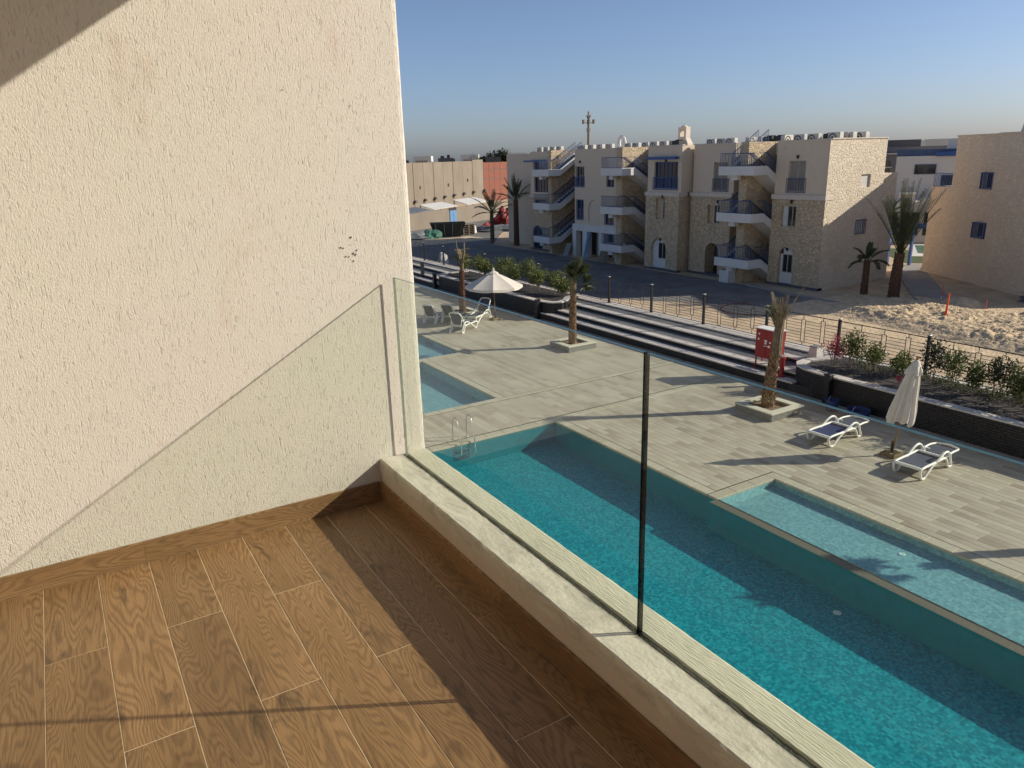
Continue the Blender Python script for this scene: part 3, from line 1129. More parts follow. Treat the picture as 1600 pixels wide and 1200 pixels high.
# planks: 0.1985 m wide, 1.2 m long, every other course half a plank along
pw = .1985
x = -.278 - pw * 8
col = -8
while x < 1.2:
    x1 = min(x + pw, 1.206)
    y = (2.752 if col % 2 == 0 else 2.150) + 1.2
    while y > -1.2:
        ya, yb = y - 1.2, min(y, YW - .012)
        if yb - ya > .05 and x1 - x > .03 and in_view(((x + x1) / 2, (ya + yb) / 2, FZ), 500) or (x1 > -.9 and yb - ya > .05):
            mb = MB()
            g = .0014
            w, L = x1 - x, yb - ya
            mb.chbox(-w / 2 + g, w / 2 - g, -L / 2 + g, L / 2 - g, -.006, 0, .0009)
            o = mb.build('floor_plank', MT['plank'], floor)
            o.location = ((x + x1) / 2, (ya + yb) / 2, FZ + random.uniform(-.0003, .0003))
        y -= 1.2
    x += pw
    col += 1
# skirting tiles: along the wall, then along the parapet (long side is local Y)
def skirt(cx, cy, rz, L, tilt):
    mb = MB()
    mb.chbox(-.05, .05, -L / 2 + .0003, L / 2 - .0003, -.006, .006, .0008)
    o = mb.build('skirting_tile', MT['plank'], floor)
    o.rotation_euler = (0, R(90), rz)
    o.location = (cx, cy, FZ + .05)
for a, b in ((.111, 1.205), (-1.089, .111), (-2.289, -1.089)):
    skirt((a + b) / 2, YW - .007, R(90) + math.pi, b - a, 0)
y = YW - .013
while y > -2.5:
    skirt(1.211, y - .6, math.pi, 1.2, 0)
    y -= 1.2

# glass balustrade
def glass_panel(y0, y1, label, seal_at):
    th = thing('glass_panel', (1.355, (y0 + y1) / 2, PT - .02), label, 'glass panel', 'clear panels of the balcony balustrade')
    x0, x1, z0, z1 = 1.349, 1.361, PT - .03, 7.474
    mb = MB()
    mb.poly([(x0, y0, z0), (x0, y0, z1), (x0, y1, z1), (x0, y1, z0)], 0)
    mb.poly([(x1, y0, z0), (x1, y1, z0), (x1, y1, z1), (x1, y0, z1)], 0)
    mb.poly([(x0, y0, z1), (x1, y0, z1), (x1, y1, z1), (x0, y1, z1)], 1)
    mb.poly([(x0, y0, z0), (x0, y1, z0), (x1, y1, z0), (x1, y0, z0)], 1)
    mb.build('pane', [MT['glass'], MT['glass_edge']], th)
    for y, s in ((y0, 1), (y1, -1)):
        mb = MB()
        mb.box(x0 - .0005, x1 + .0005, min(y, y - s * .0012), max(y, y - s * .0012), z0, z1 + .0005)
        mb.build('polished_edge', MT['glass_edge_dark' if y < 2 else 'edge_soft'], th)
    return th
glass_panel(1.5235, YW - .032, 'clear glass balustrade panel between the plaster wall and the dark vertical joint', 1)
g2 = glass_panel(-2.5, 1.5115, 'clear glass balustrade panel right of the dark vertical joint, running out of the picture', 0)
mb = MB()
mb.box(1.3505, 1.3595, 1.5135, 1.5185, PT - .01, 7.472)
mb.build('joint_seal', MT['seal_clear'], g2)

# ================================================================ MAIN APARTMENT BUILDING
def V2(o, u, n):
    """local frame of a facade: u along it, n pointing into the building"""
    o, u, n = Vector(o), Vector(u), Vector(n)
    return lambda a, z, d=0.0: (o.x + u.x * a + n.x * d, o.y + u.y * a + n.y * d, z)

def facade(parent, P, u0, u1, z0, z1, ops, mat, name='wall', rev=.22, back=True, thick=None):
    """flat wall with real openings; ops = (u0, u1, z0, z1, arched)"""
    mb = MB()
    us = sorted({u0, u1} | {o[0] for o in ops} | {o[1] for o in ops})
    zs = sorted({z0, z1} | {o[2] for o in ops} | {o[3] for o in ops})
    for i in range(len(us) - 1):
        for j in range(len(zs) - 1):
            cu, cz = (us[i] + us[i + 1]) / 2, (zs[j] + zs[j + 1]) / 2
            if any(o[0] < cu < o[1] and o[2] < cz < o[3] for o in ops):
                continue
            mb.poly([P(us[i], zs[j]), P(us[i + 1], zs[j]), P(us[i + 1], zs[j + 1]), P(us[i], zs[j + 1])])
    for o in ops:
        a, b, c, d = o[:4]
        r = o[5] if len(o) > 5 else rev
        if len(o) > 4 and o[4]:
            rad = (b - a) / 2
            cz = d - rad
            arc = [(a + rad - rad * math.cos(math.pi * k / 12), cz + rad * math.sin(math.pi * k / 12)) for k in range(13)]
            for k in range(12):
                (ua, za), (ub, zb) = arc[k], arc[k + 1]
                mb.poly([P(ua, za), P(ub, zb), P(ub, d), P(ua, d)])
                mb.poly([P(ua, za), P(ub, zb), P(ub, zb, r), P(ua, za, r)])
            top = cz
        else:
            mb.poly([P(a, d), P(b, d), P(b, d, r), P(a, d, r)])
            top = d
        mb.poly([P(a, c), P(a, top), P(a, top, r), P(a, c, r)])
        mb.poly([P(b, c), P(b, top), P(b, top, r), P(b, c, r)])
        mb.poly([P(a, c), P(b, c), P(b, c, r), P(a, c, r)])
    if thick:
        mb.poly([P(u0, z1), P(u1, z1), P(u1, z1, thick), P(u0, z1, thick)])
        mb.poly([P(u0, z0), P(u0, z1), P(u0, z1, thick), P(u0, z0, thick)])
        mb.poly([P(u1, z0), P(u1, z1), P(u1, z1, thick), P(u1, z0, thick)])
    return mb.build(name, mat, parent)

def fbox(mb, P, u0, u1, z0, z1, d0, d1):
    vs = [P(u0, z0, d0), P(u1, z0, d0), P(u1, z0, d1), P(u0, z0, d1), P(u0, z1, d0), P(u1, z1, d0), P(u1, z1, d1), P(u0, z1, d1)]
    mb.faces(vs, [(0, 3, 2, 1), (4, 5, 6, 7), (0, 1, 5, 4), (1, 2, 6, 5), (2, 3, 7, 6), (3, 0, 4, 7)])

def window(parent, P, u0, u1, z0, z1, d=.2, frame='frame', mull=1, dark='pane', curtain=True, name='window', fw=.05):
    mb = MB()
    fbox(mb, P, u0, u0 + fw, z0, z1, d - .05, d)
    fbox(mb, P, u1 - fw, u1, z0, z1, d - .05, d)
    fbox(mb, P, u0 + fw, u1 - fw, z1 - fw, z1, d - .05, d)
    fbox(mb, P, u0 + fw, u1 - fw, z0, z0 + fw, d - .05, d)
    for k in range(mull):
        c = u0 + (u1 - u0) * (k + 1) / (mull + 1)
        fbox(mb, P, c - fw * .55, c + fw * .55, z0 + fw, z1 - fw, d - .045, d)
    w = mb.build(name, MT[frame], parent)
    mb = MB()
    mb.poly([P(u0 + .01, z0 + .01, d - .01), P(u1 - .01, z0 + .01, d - .01), P(u1 - .01, z1 - .01, d - .01), P(u0 + .01, z1 - .01, d - .01)])
    mb.build('pane', MT[dark], w)
    return w

def railing(parent, P, u0, u1, z0, z1, d=-.03, step=.11, mat='navy', name='balcony_railing', bw=.022, sides=0):
    mb = MB()
    fbox(mb, P, u0, u1, z1 - .045, z1, d - .025, d + .025)
    fbox(mb, P, u0, u1, z0, z0 + .04, d - .02, d + .02)
    n = max(2, int((u1 - u0) / step))
    for k in range(n + 1):
        c = u0 + (u1 - u0) * k / n
        w = bw if 0 < k < n else bw * 1.7
        fbox(mb, P, max(u0, c - w / 2), min(u1, c + w / 2), z0 + .04, z1 - .045, d - .012, d + .012)
    if sides:
        for u in (u0, u1):
            fbox(mb, P, u - .012, u + .012, z0, z1, d, d + sides)
    return mb.build(name, MT[mat], parent)

def lamp(parent, P, u, z):
    mb = MB()
    fbox(mb, P, u - .035, u + .035, z - .05, z + .10, -.05, -.001)
    fbox(mb, P, u - .06, u + .06, z + .10, z + .16, -.13, -.0)
    fbox(mb, P, u - .05, u + .05, z - .02, z + .10, -.12, -.051)
    return mb.build('wall_lamp', MT['iron'], parent)

apt = thing('apartment_building', (40, 45, GZ), 'long three storey beige block with stone cladding and outdoor stairs beyond the road', 'apartment building')
TOP = 8.53
def section(Xu, Xl, y0, y1, zc0, zc1, ops_up, ops_lo, top=TOP, cap=True, upper='plaster', ustep=0.0):
    Pu, Pl = V2((Xu, 0, 0), (0, 1, 0), (1, 0, 0)), V2((Xl, 0, 0), (0, 1, 0), (1, 0, 0))
    facade(apt, Pu, y0 + ustep, y1 - ustep, zc1, top, ops_up, MT[upper], thick=2.2)
    facade(apt, Pl, y0, y1, GZ, zc0, ops_lo, MT['stone'], 'stone_cladding', thick=2.2)
    mb = MB()
    mb.box(Xl - .07, Xu + .6, y0 - .05, y1 + .05, zc0, zc1)
    mb.build('cornice', MT['trim'], apt)
    mb = MB()
    mb.box(Xu - .03, Xu + .25, y0 + ustep - .03, y1 - ustep + .03, top, top + .07)
    mb.build('roof_coping', MT['trim'], apt)
    mb = MB()
    mb.box(Xl - .03, Xl + .4, y0 - .02, y1 + .02, GZ - .05, GZ + .16)
    mb.build('plinth', MT['fardark'], apt)
    return Pu, Pl

# right-hand section, at the lit corner
Pu, Pl = section(39.55, 39.42, 28.9, 32.75, 5.1, 5.38, [(30.55, 31.78, 5.6, 7.38)], [(30.9, 32.0, 3.42, 4.70), (30.85, 31.95, GZ, 2.18, True)])
window(apt, Pu, 30.55, 31.78, 5.6, 7.38, .2, mull=1, dark='curtain')
railing(apt, Pu, 30.45, 31.88, 5.5, 6.35)
lamp(apt, Pu, 31.15, 7.55)
window(apt, Pl, 30.9, 31.62, 3.42, 4.70, .2, mull=1)
window(apt, Pl, 30.98, 31.75, .55, 1.72, .2, mull=1)
mb = MB()
fbox(mb, Pl, 30.85, 31.95, GZ, .55, .2, .3)
fbox(mb, Pl, 31.75, 31.95, .55, 2.0, .2, .3)
fbox(mb, Pl, 30.85, 30.98, .55, 2.0, .2, .3)
fbox(mb, Pl, 30.85, 31.95, 1.72, 2.18, .2, .3)
fbox(mb, Pl, 31.62, 32.0, 3.42, 4.70, .2, .3)
mb.build('infill_panel', MT['white'], apt)
lamp(apt, Pl, 31.3, 1.98)
lamp(apt, Pl, 31.25, 4.9)

# lit side wall
Ps = V2((0, 28.88, 0), (1, 0, 0), (0, 1, 0))
facade(apt, Ps, 39.4, 44.9, GZ, 8.56, [(42.6, 43.55, 5.7, 6.48), (42.55, 43.5, 2.95, 3.75)], MT['plaster_side'], rev=.18)
mb = MB()
fbox(mb, Ps, 42.6, 43.55, 5.7, 6.48, .10, .14)
mb.build('window', MT['ac'], apt)
mb = MB()
fbox(mb, Ps, 42.55, 43.5, 2.95, 3.75, .16, .2)
mb.build('window', MT['white'], apt)
railing(apt, Ps, 42.5, 43.55, 2.9, 3.78, step=.15, bw=.03)
facade(apt, V2((0, 29.25, 0), (1, 0, 0), (0, 1, 0)), 44.9, 46.9, GZ, 6.45, [(45.02, 45.28, 5.55, 6.449)], MT['plaster_side'], rev=.5, thick=1.5)
mb = MB()
mb.box(39.5, 44.92, 28.83, 29.1, 8.56, 8.62)
mb.build('roof_coping', MT['trim'], apt)

# second section (left of the first stair)
Pu, Pl = section(39.35, 39.2, 35.95, 39.7, 5.1, 5.35, [(36.55, 37.8, 5.55, 7.36)], [(36.95, 38.05, 3.3, 4.55), (36.9, 38.1, GZ, 1.98, True, .9)])
window(apt, Pu, 36.55, 37.8, 5.55, 7.36, .2, mull=1, dark='curtain')
railing(apt, Pu, 36.4, 37.85, 5.45, 6.3)
window(apt, Pl, 36.95, 37.6, 3.3, 4.55, .2, mull=1)
mb = MB()
fbox(mb, Pl, 37.6, 38.05, 3.3, 4.55, .2, .3)
mb.build('infill_panel', MT['stone'], apt)
mb = MB()
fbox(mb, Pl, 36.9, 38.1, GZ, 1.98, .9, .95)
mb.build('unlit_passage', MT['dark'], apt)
lamp(apt, Pl, 37.1, 4.72)

# projecting section with the blue bay window
Pu, Pl = section(38.45, 38.3, 39.95, 43.45, 5.08, 5.36, [(40.32, 42.75, 5.62, 7.46)], [(41.4, 42.35, 3.45, 4.95), (41.15, 42.75, GZ, 2.05, True)])
window(apt, Pu, 40.32, 42.75, 5.62, 7.46, .18, frame='blue', mull=5, fw=.07)
railing(apt, Pu, 40.25, 42.85, 5.52, 6.4, mat='blue', d=-.05)
mb = MB()
for z in (7.62,):
    fbox(mb, Pu, 40.1, 43.15, z, z + .2, -.5, -.34)
for u in (40.3, 40.95, 41.6, 42.25, 42.9):
    fbox(mb, Pu, u - .05, u + .05, 7.66, 7.78, -.34, 0)
mb.build('pergola_beam', MT['blue'], apt)
lamp(apt, Pu, 41.5, 7.48)
window(apt, Pl, 41.4, 41.75, 3.45, 4.72, .2, mull=0)
mb = MB()
fbox(mb, Pl, 41.75, 42.35, 3.45, 4.95, .2, .3)
mb.build('infill_panel', MT['stone'], apt)
window(apt, Pl, 41.2, 42.1, .55, 1.75, .2, mull=1)
mb = MB()
fbox(mb, Pl, 41.15, 42.75, GZ, .55, .2, .3)
fbox(mb, Pl, 42.1, 42.75, .55, 2.05, .2, .3)
fbox(mb, Pl, 41.15, 42.1, 1.75, 2.05, .2, .3)
mb.build('infill_panel', MT['white'], apt)
lamp(apt, Pl, 41.7, 1.9)
lamp(apt, Pl, 41.6, 5.0)

# white-framed section with the colonnade
Xw = 38.9
Pw = V2((Xw, 0, 0), (0, 1, 0), (1, 0, 0))
facade(apt, Pw, 46.75, 53.2, 2.45, 8.5,
       [(51.85, 53.1, 5.56, 7.2), (51.95, 53.05, 2.8, 4.5), (47.9, 48.9, 5.58, 6.9), (47.9, 49.15, 2.58, 3.9), (49.75, 51.3, 2.7, 4.5, True, .08)], MT['plaster'], thick=2.5)
mb = MB()
fbox(mb, Pw, 49.75, 51.3, 2.7, 4.5, .08, .12)
mb.build('blind_arch', MT['plaster'], apt)
window(apt, Pw, 51.85, 53.1, 5.56, 7.2, .2, mull=2)
railing(apt, Pw, 51.8, 53.15, 5.5, 6.35, mat='blue')
window(apt, Pw, 51.95, 53.05, 2.8, 4.5, .2, mull=1, frame='blue', fw=.1)
railing(apt, Pw, 52.1, 52.95, 2.95, 3.7, d=.1, mat='blue')
window(apt, Pw, 47.9, 48.9, 5.58, 6.9, .2, mull=1, frame='blue')
window(apt, Pw, 47.9, 49.15, 2.58, 3.9, .2, mull=1, frame='blue', fw=.1)
lamp(apt, Pw, 52.4, 7.5)
mb = MB()
fbox(mb, Pw, 46.75, 53.25, 5.44, 5.5, -.05, .1)
mb.build('string_course', MT['trim'], apt)
mb = MB()
fbox(mb, Pw, 46.75, 53.4, 1.9, 2.45, -.12, .3)
mb.build('lintel', MT['white'], apt)
for a, b in ((53.0, 53.5), (51.45, 52.05), (49.15, 49.8), (46.8, 47.7)):
    mb = MB()
    fbox(mb, Pw, a, b, GZ, 1.9, -.05, .5)
    mb.build('column', MT['white'], apt)
mb = MB()
fbox(mb, Pw, 46.9, 53.3, GZ, 1.9, 1.6, 1.7)
mb.build('arcade_wall', MT['plaster'], apt)
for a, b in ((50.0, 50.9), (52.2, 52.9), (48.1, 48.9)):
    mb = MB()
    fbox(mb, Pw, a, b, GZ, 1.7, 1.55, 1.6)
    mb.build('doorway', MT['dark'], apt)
mb = MB()
mb.box(Xw - .03, Xw + .25, 46.7, 53.25, 8.5, 8.57)
mb.build('roof_coping', MT['trim'], apt)

# left end
Pu, Pl = section(38.95, 38.85, 56.2, 60.2, 4.5, 4.7, [(57.3, 59.6, 4.95, 6.3), (57.3, 59.6, 6.95, 7.6)], [(57.6, 59.35, 3.4, 4.3, False), (58.2, 59.85, GZ, 1.95, True)], top=8.42)
window(apt, Pu, 57.3, 59.6, 4.95, 6.3, .2, frame='blue', mull=4)
window(apt, Pu, 57.3, 59.6, 6.95, 7.6, .2, frame='blue', mull=4)
window(apt, Pl, 57.6, 59.35, 3.4, 4.3, .2, mull=3, frame='blue')
window(apt, Pl, 58.2, 59.85, GZ, 1.7, .25, mull=2, frame='blue')
mb = MB()
fbox(mb, Pu, 57.2, 60.7, 7.62, 7.78, -.45, -.3)
mb.build('pergola_beam', MT['blue'], apt)
Pe = V2((40.7, 0, 0), (0, 1, 0), (1, 0, 0))
facade(apt, Pe, 60.2, 67.3, GZ, 8.3, [], MT['plaster'], thick=3)
mb = MB()
mb.box(40.67, 41, 60.2, 67.35, 8.3, 8.38)
mb.build('roof_coping', MT['trim'], apt)

# core of the block behind the sections
mb = MB()
mb.box(41.75, 44.88, 29.06, 34, GZ, 8.25)
mb.box(41.75, 49.5, 34, 67.2, GZ, 8.25)
mb.box(44.9, 46.88, 29.26, 31, GZ, 6.2)
mb.build('rear_block', MT['plaster'], apt)

def stair(y0, y1, ypr0, ypr1, xf, levels, mirror=False, climb=True, top=TOP + .05, xpier=38.2):
    """scissor stair: landings hang in front, flights run back into the block on both sides of a stone pier"""
    mb = MB()
    mb.box(xpier, 41.7, ypr0, ypr1, GZ, top)
    mb.build('stair_pier', MT['stone'], apt)
    a, b = (y0, ypr0 - .0) if not mirror else (ypr1, y1)      # flight that falls
    c, d = (ypr1, y1) if not mirror else (y0, ypr0)            # flight that climbs
    for z in levels:
        mb = MB()
        mb.box(xf, xf + .14, y0 - .0, y1, z - .55, z)
        mb.box(xf + .14, xpier + .25, y0, y0 + .12, z - .55, z)
        mb.box(xf + .14, xpier + .25, y1 - .12, y1, z - .55, z)
        mb.box(xf + .14, xpier - .002, y0 + .12, y1 - .12, z - .5, z - .28)
        mb.box(xf + .25, xf + .65, (y0 + y1) / 2 + .1, (y0 + y1) / 2 + .6, z - .85, z - .501)
        mb.build('landing', MT['white'], apt)
        for (p, q, s, nm) in ((a, b, -1, 'falling'), (c, d, 1, 'climbing')):
            if (s > 0 and not climb) or (mirror and s < 0):
                continue
            x0, x1 = xpier + .25, xpier + 2.55
            dz = 1.42 * s
            mb = MB()
            for (yy0, yy1, lo, hi) in ((p, q, -.52, -.25), (p, p + .12, -.25, .0), (q - .12, q, -.25, .0)):
                vs = []
                for x, zz in ((x0, z), (x1, z + dz)):
                    vs += [(x, yy0, zz + lo), (x, yy1, zz + lo), (x, yy1, zz + hi), (x, yy0, zz + hi)]
                mb.faces(vs, [(0, 1, 2, 3), (7, 6, 5, 4), (0, 4, 5, 1), (1, 5, 6, 2), (2, 6, 7, 3), (3, 7, 4, 0)])
            mb.build('stair_flight', MT['white'], apt)
            mb = MB()
            for k in range(8):
                xx = x0 + (x1 - x0) * k / 8
                zz = z + dz * k / 8 - .26
                if s > 0:
                    mb.box(xx, xx + .33, p + .13, q - .13, zz, zz + .19)
                else:
                    mb.box(xx, xx + .33, p + .13, q - .13, zz - .19, zz)
            mb.build('stair_treads', MT['navy'], apt)
            mb = MB()
            for yy in (p + .06, q - .06):
                mb.bar((x0 - .6, yy, z + .78), (x0, yy, z + .78), .04)
                mb.bar((x0, yy, z + .78), (x1, yy, z + dz + .78), .045)
                for k in range(17):
                    xx = x0 + (x1 - x0) * k / 16
                    zz = z + dz * k / 16
                    mb.bar((xx, yy, zz), (xx, yy, zz + .78), .022)
            mb.build('handrail', MT['navy'], apt)
        P = V2((xf + .07, 0, 0), (0, 1, 0), (1, 0, 0))
        railing(apt, P, y0 + .05, y1 - .05, z, z + .8, d=0, step=.13, bw=.024)
    # corridor ends: dark openings and the wall between
    Pk = V2((41.72, 0, 0), (0, 1, 0), (1, 0, 0))
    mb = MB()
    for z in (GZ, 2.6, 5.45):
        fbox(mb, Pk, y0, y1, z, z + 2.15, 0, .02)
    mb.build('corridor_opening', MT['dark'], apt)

stair(32.72, 35.6, 34.0, 34.65, 37.5, [1.35, 4.24, 7.13], xpier=38.4)
mb = MB()
mb.box(40.9, 41.7, 32.76, 33.999, 7.75, 8.5)
mb.box(41.3, 41.7, 34.651, 35.94, 5.2, 8.5)
mb.build('stair_head_wall', MT['plaster'], apt)
mb = MB()
mb.box(37.72, 38.38, 34.5, 35.3, GZ, .5)
mb.build('meter_cupboard', MT['white'], apt)
stair(44.9, 47.5, 46.1, 46.8, 37.2, [1.33, 4.2, 7.08], climb=False)
mb = MB()
mb.box(40.9, 41.7, 43.46, 46.09, 7.75, 8.5)
mb.build('stair_head_wall', MT['plaster'], apt)
stair(54.67, 57.2, 55.7, 56.2, 37.2, [1.27, 4.15, 7.0], mirror=True)
mb = MB()
mb.box(41.2, 41.7, 53.21, 55.699, 5, 8.5)
mb.build('stair_head_wall', MT['plaster'], apt)

# rooftop bell gable and ring arch stand on the roof
bell = thing('bell_gable', (47.5, 49.6, 8.0), 'tall tapering bell gable with one arched opening on the long roof', 'bell gable')
mb = MB()
P = V2((47.5, 49.0, 0), (0, 1, 0), (1, 0, 0))
facade(bell, P, 0, .95, 9.25, 10.15, [(.25, .7, 9.38, 9.98, True, .5)], MT['trim'], 'gable', thick=.5)
mb.prism([(47.5, 48.75), (47.5, 50.2), (48.1, 50.2), (48.1, 48.75)][::-1], 8.0, 8.8)
mb.faces([(47.5, 48.75, 8.8), (47.5, 50.2, 8.8), (48.1, 50.2, 8.8), (48.1, 48.75, 8.8), (47.5, 49.0, 9.25), (47.5, 49.95, 9.25), (48.0, 49.95, 9.25), (48.0, 49.0, 9.25)],
         [(0, 1, 5, 4), (1, 2, 6, 5), (2, 3, 7, 6), (3, 0, 4, 7), (4, 5, 6, 7)])
mb.build('base', MT['trim'], bell)
mb = MB()
mb.lathe([(.30, 0), (.26, .08), (.12, .14), (.05, .18), (.04, .28), (0.01, .30)], 10, (47.75, 49.47, 10.15))
mb.build('finial', MT['trim'], bell)
ring = thing('ring_arch', (47, 57, 8.0), 'small white ring arch standing on the roof left of the bell gable', 'arch')
mb = MB()
cx, cy, cz = 47.2, 57.1, 9.12
mb.tube([(cx, cy + .42 * math.cos(a), cz + .52 * math.sin(a)) for a in [2 * math.pi * k / 20 for k in range(20)]], .17, 6, closed=True)
mb.box(47.0, 47.4, 56.6, 57.6, 8.0, 8.5)
mb.build('ring', MT['white'], ring)

# air conditioners on the roof
def ac_proto():
    th = thing('air_conditioner', (0, 0, 0), 'cream outdoor air conditioner on the long roof', 'air conditioner', 'air conditioners along the apartment roof')
    mb = MB()
    mb.chbox(-.16, .16, -.42, .42, .08, .72, .02)
    for y in (-.3, .3):
        mb.box(-.17, .17, y - .03, y + .03, 0, .08)
    mb.build('body', MT['ac'], th)
    mb = MB()
    for k in range(14):
        a0, a1 = 2 * math.pi * k / 14, 2 * math.pi * (k + 1) / 14
        for r0, r1 in ((.20, .27), (.0, .09)):
            mb.poly([(-.168, .1 + r0 * math.cos(a0), .4 + r0 * math.sin(a0)), (-.168, .1 + r1 * math.cos(a0), .4 + r1 * math.sin(a0)),
                     (-.168, .1 + r1 * math.cos(a1), .4 + r1 * math.sin(a1)), (-.168, .1 + r0 * math.cos(a1), .4 + r0 * math.sin(a1))])
    mb.build('fan_guard', MT['ac_dark'], th)
    return th
ac = ac_proto()
acs = []
ORD = ('first', 'second', 'third', 'fourth', 'fifth', 'sixth', 'seventh', 'eighth', 'ninth', 'tenth', 'eleventh')
spots = ('above the right-hand stair', 'behind the second roof section', 'above the middle stair', 'behind the ring arch', 'behind the white-framed section', 'above the left stair', 'at the left roof end', 'above the right-hand windows')
for sp_, (X, ys_) in zip(spots, ((42.4, (32.3, 33.35, 34.4)), (43.2, (37.0, 38.1, 39.9, 40.8, 41.8)), (42.6, (45.2, 46.3, 47.4)), (43.8, (48.8, 49.8, 51.0, 52.0)),
                 (43.0, (53.6, 54.9, 56.2, 57.4)), (44.6, (58.6, 60.0)), (43.0, (61.2, 62.3, 63.4, 64.5)), (42.6, (29.9, 30.8)))):
    for k, y in enumerate(reversed(ys_)):
        acs.append((X, y, random.choice((0, 0, 0, math.pi / 2, .1)), 8.25, 'cream air conditioner ' + sp_ + ', ' + ORD[k] + ' from the left'))
for k in range(6):
    acs.append((41.2 + k * .62, 29.9 + .3 * (k % 2), math.pi / 2 * (k % 2), 8.25, 'cream air conditioner near the lit building corner, ' + ORD[k] + ' from the left'))
for i, (X, y, rz, z, lab) in enumerate(acs):
    if i == 0:
        ac.location = (X, y, z)
        ac.rotation_euler = (0, 0, rz)
        ac['label'] = lab
    else:
        dup(ac, (X, y, z), rz, lab)
# dark unit housings lie between them
for X, y, lab in ((43.0, 35.3, 'just left of the right-hand stair'), (43.0, 36.2, 'behind the blue landing rails, left of another'), (42.0, 44.0, 'beside the middle stair head'), (44.5, 59.2, 'above the left stair'), (43.2, 31.6, 'above the right-hand windows')):
    mb = MB()
    mb.chbox(X - .4, X + .4, y - .38, y + .38, 8.0, 8.95, .05)
    mb.lathe([(.3, 0), (.32, .04), (.28, .06)], 12, (X, y, 8.95))
    tag(mb.build('roof_fan', MT['ac_dark']), 'squat dark extractor housing on the roof ' + lab, 'roof fan', 'dark housings on the apartment roof')

# ================================================================ RIGHT-HAND BUILDING
rb = thing('apartment_building', (50, 25, GZ), 'plain beige plastered building with barred blue windows cut by the right edge', 'apartment building')
L0, R0 = Vector((51.4, 29.5)), Vector((46.9, 20.78))
du = (R0 - L0).normalized()
nin = Vector((-du.y, du.x))
if nin.x < 0:
    nin = -nin
Pr = V2((L0.x, L0.y, 0), (du.x, du.y, 0), (nin.x, nin.y, 0))
LM = 6.17
facade(rb, Pr, 0, LM, GZ, 5.42, [(LM - 1.35, LM - .35, 2.5, 3.45)], MT['plaster_rb'], rev=.3, thick=9)
facade(rb, Pr, 2.05, LM, 5.42, 8.55, [(LM - 1.2, LM - .2, 5.45, 6.42)], MT['plaster_rb'], rev=.3, thick=9)
Pr2 = V2((L0.x - nin.x * .22, L0.y - nin.y * .22, 0), (du.x, du.y, 0), (nin.x, nin.y, 0))
facade(rb, Pr2, LM, LM + 7, GZ, 8.58, [], MT['plaster_rb'], thick=9)
mb = MB()
fbox(mb, Pr, 2.0, LM, 8.55, 8.63, -.04, .3)
fbox(mb, Pr2, LM - .03, LM + 7, 8.58, 8.66, -.04, .3)
mb.build('roof_coping', MT['plaster_rb'], rb)
mb = MB()
fbox(mb, Pr, 2.0, LM, 5.38, 5.42, -.015, .02)
mb.build('string_course', MT['plaster_rb'], rb)
mb = MB()
fbox(mb, Pr, -.05, LM, GZ, GZ + .18, -.07, .02)
fbox(mb, Pr2, LM, LM + 7, GZ, GZ + .18, -.07, .02)
mb.build('plinth', MT['plaster_rb'], rb)
for u0, u1, z0, z1 in ((LM - 1.35, LM - .35, 2.5, 3.45), (LM - 1.2, LM - .2, 5.45, 6.42)):
    window(rb, Pr, u0, u1, z0, z1, .28, mull=1)
    railing(rb, Pr, u0 - .08, u1 + .08, z0 - .03, z1 - .02, d=-.12, step=.12, mat='blue', bw=.024, sides=.12)
railing(rb, Pr, .05, 2.0, 5.42, 6.3, d=.06, step=.14, mat='blue', bw=.025)
mb = MB()
fbox(mb, Pr, 2.05, LM, 5.42, 8.5, 8.8, 9)
mb.build('rear_wall', MT['plaster'], rb)
chim = thing('chimney', (54, 25, 8.5), 'pale tapering chimney with a small opening on the right-hand roof', 'chimney')
mb = MB()
q = Pr(4.4, 8.6, 3.0)
mb.faces([(q[0] - .45, q[1] - .45, 8.3), (q[0] + .45, q[1] - .45, 8.3), (q[0] + .45, q[1] + .45, 8.3), (q[0] - .45, q[1] + .45, 8.3),
          (q[0] - .2, q[1] - .25, 9.75), (q[0] + .25, q[1] - .25, 9.75), (q[0] + .25, q[1] + .25, 9.75), (q[0] - .2, q[1] + .25, 9.75)],
         [(0, 1, 5, 4), (1, 2, 6, 5), (2, 3, 7, 6), (3, 0, 4, 7), (4, 5, 6, 7)])
mb.build('shaft', MT['farwhite'], chim)
mb = MB()
mb.box(q[0] - .3, q[0] - .22, q[1] - .1, q[1] + .1, 9.35, 9.6)
mb.build('opening', MT['dark'], chim)
rr = thing('roof_room', (54, 20, 8.5), 'low rounded white stair head on the right-hand roof at the picture edge', 'roof room')
mb = MB()
for u0, u1, z1, d in ((6.2, 10.5, 9.35, 2.6), ):
    fbox(mb, Pr2, u0, u1, 8.3, z1 - .1, d, d + 3)
    fbox(mb, Pr2, u0 + .15, u1, z1 - .1, z1, d + .1, d + 3)
mb.build('wall', MT['farwhite'], rr)
for k in range(3):
    p = Pr2(7.7 + k * .8, 0, 1.9)
    dup(ac, (p[0], p[1], 8.75), .4, 'cream air conditioner on the right-hand roof by the stair head, ' + ORD[k] + ' from the left')
for o in bpy.data.objects:
    if o.name.startswith('air_conditioner') and 'by the stair head' in o.get('label', ''):
        o['group'] = 'air conditioners on the right-hand roof'

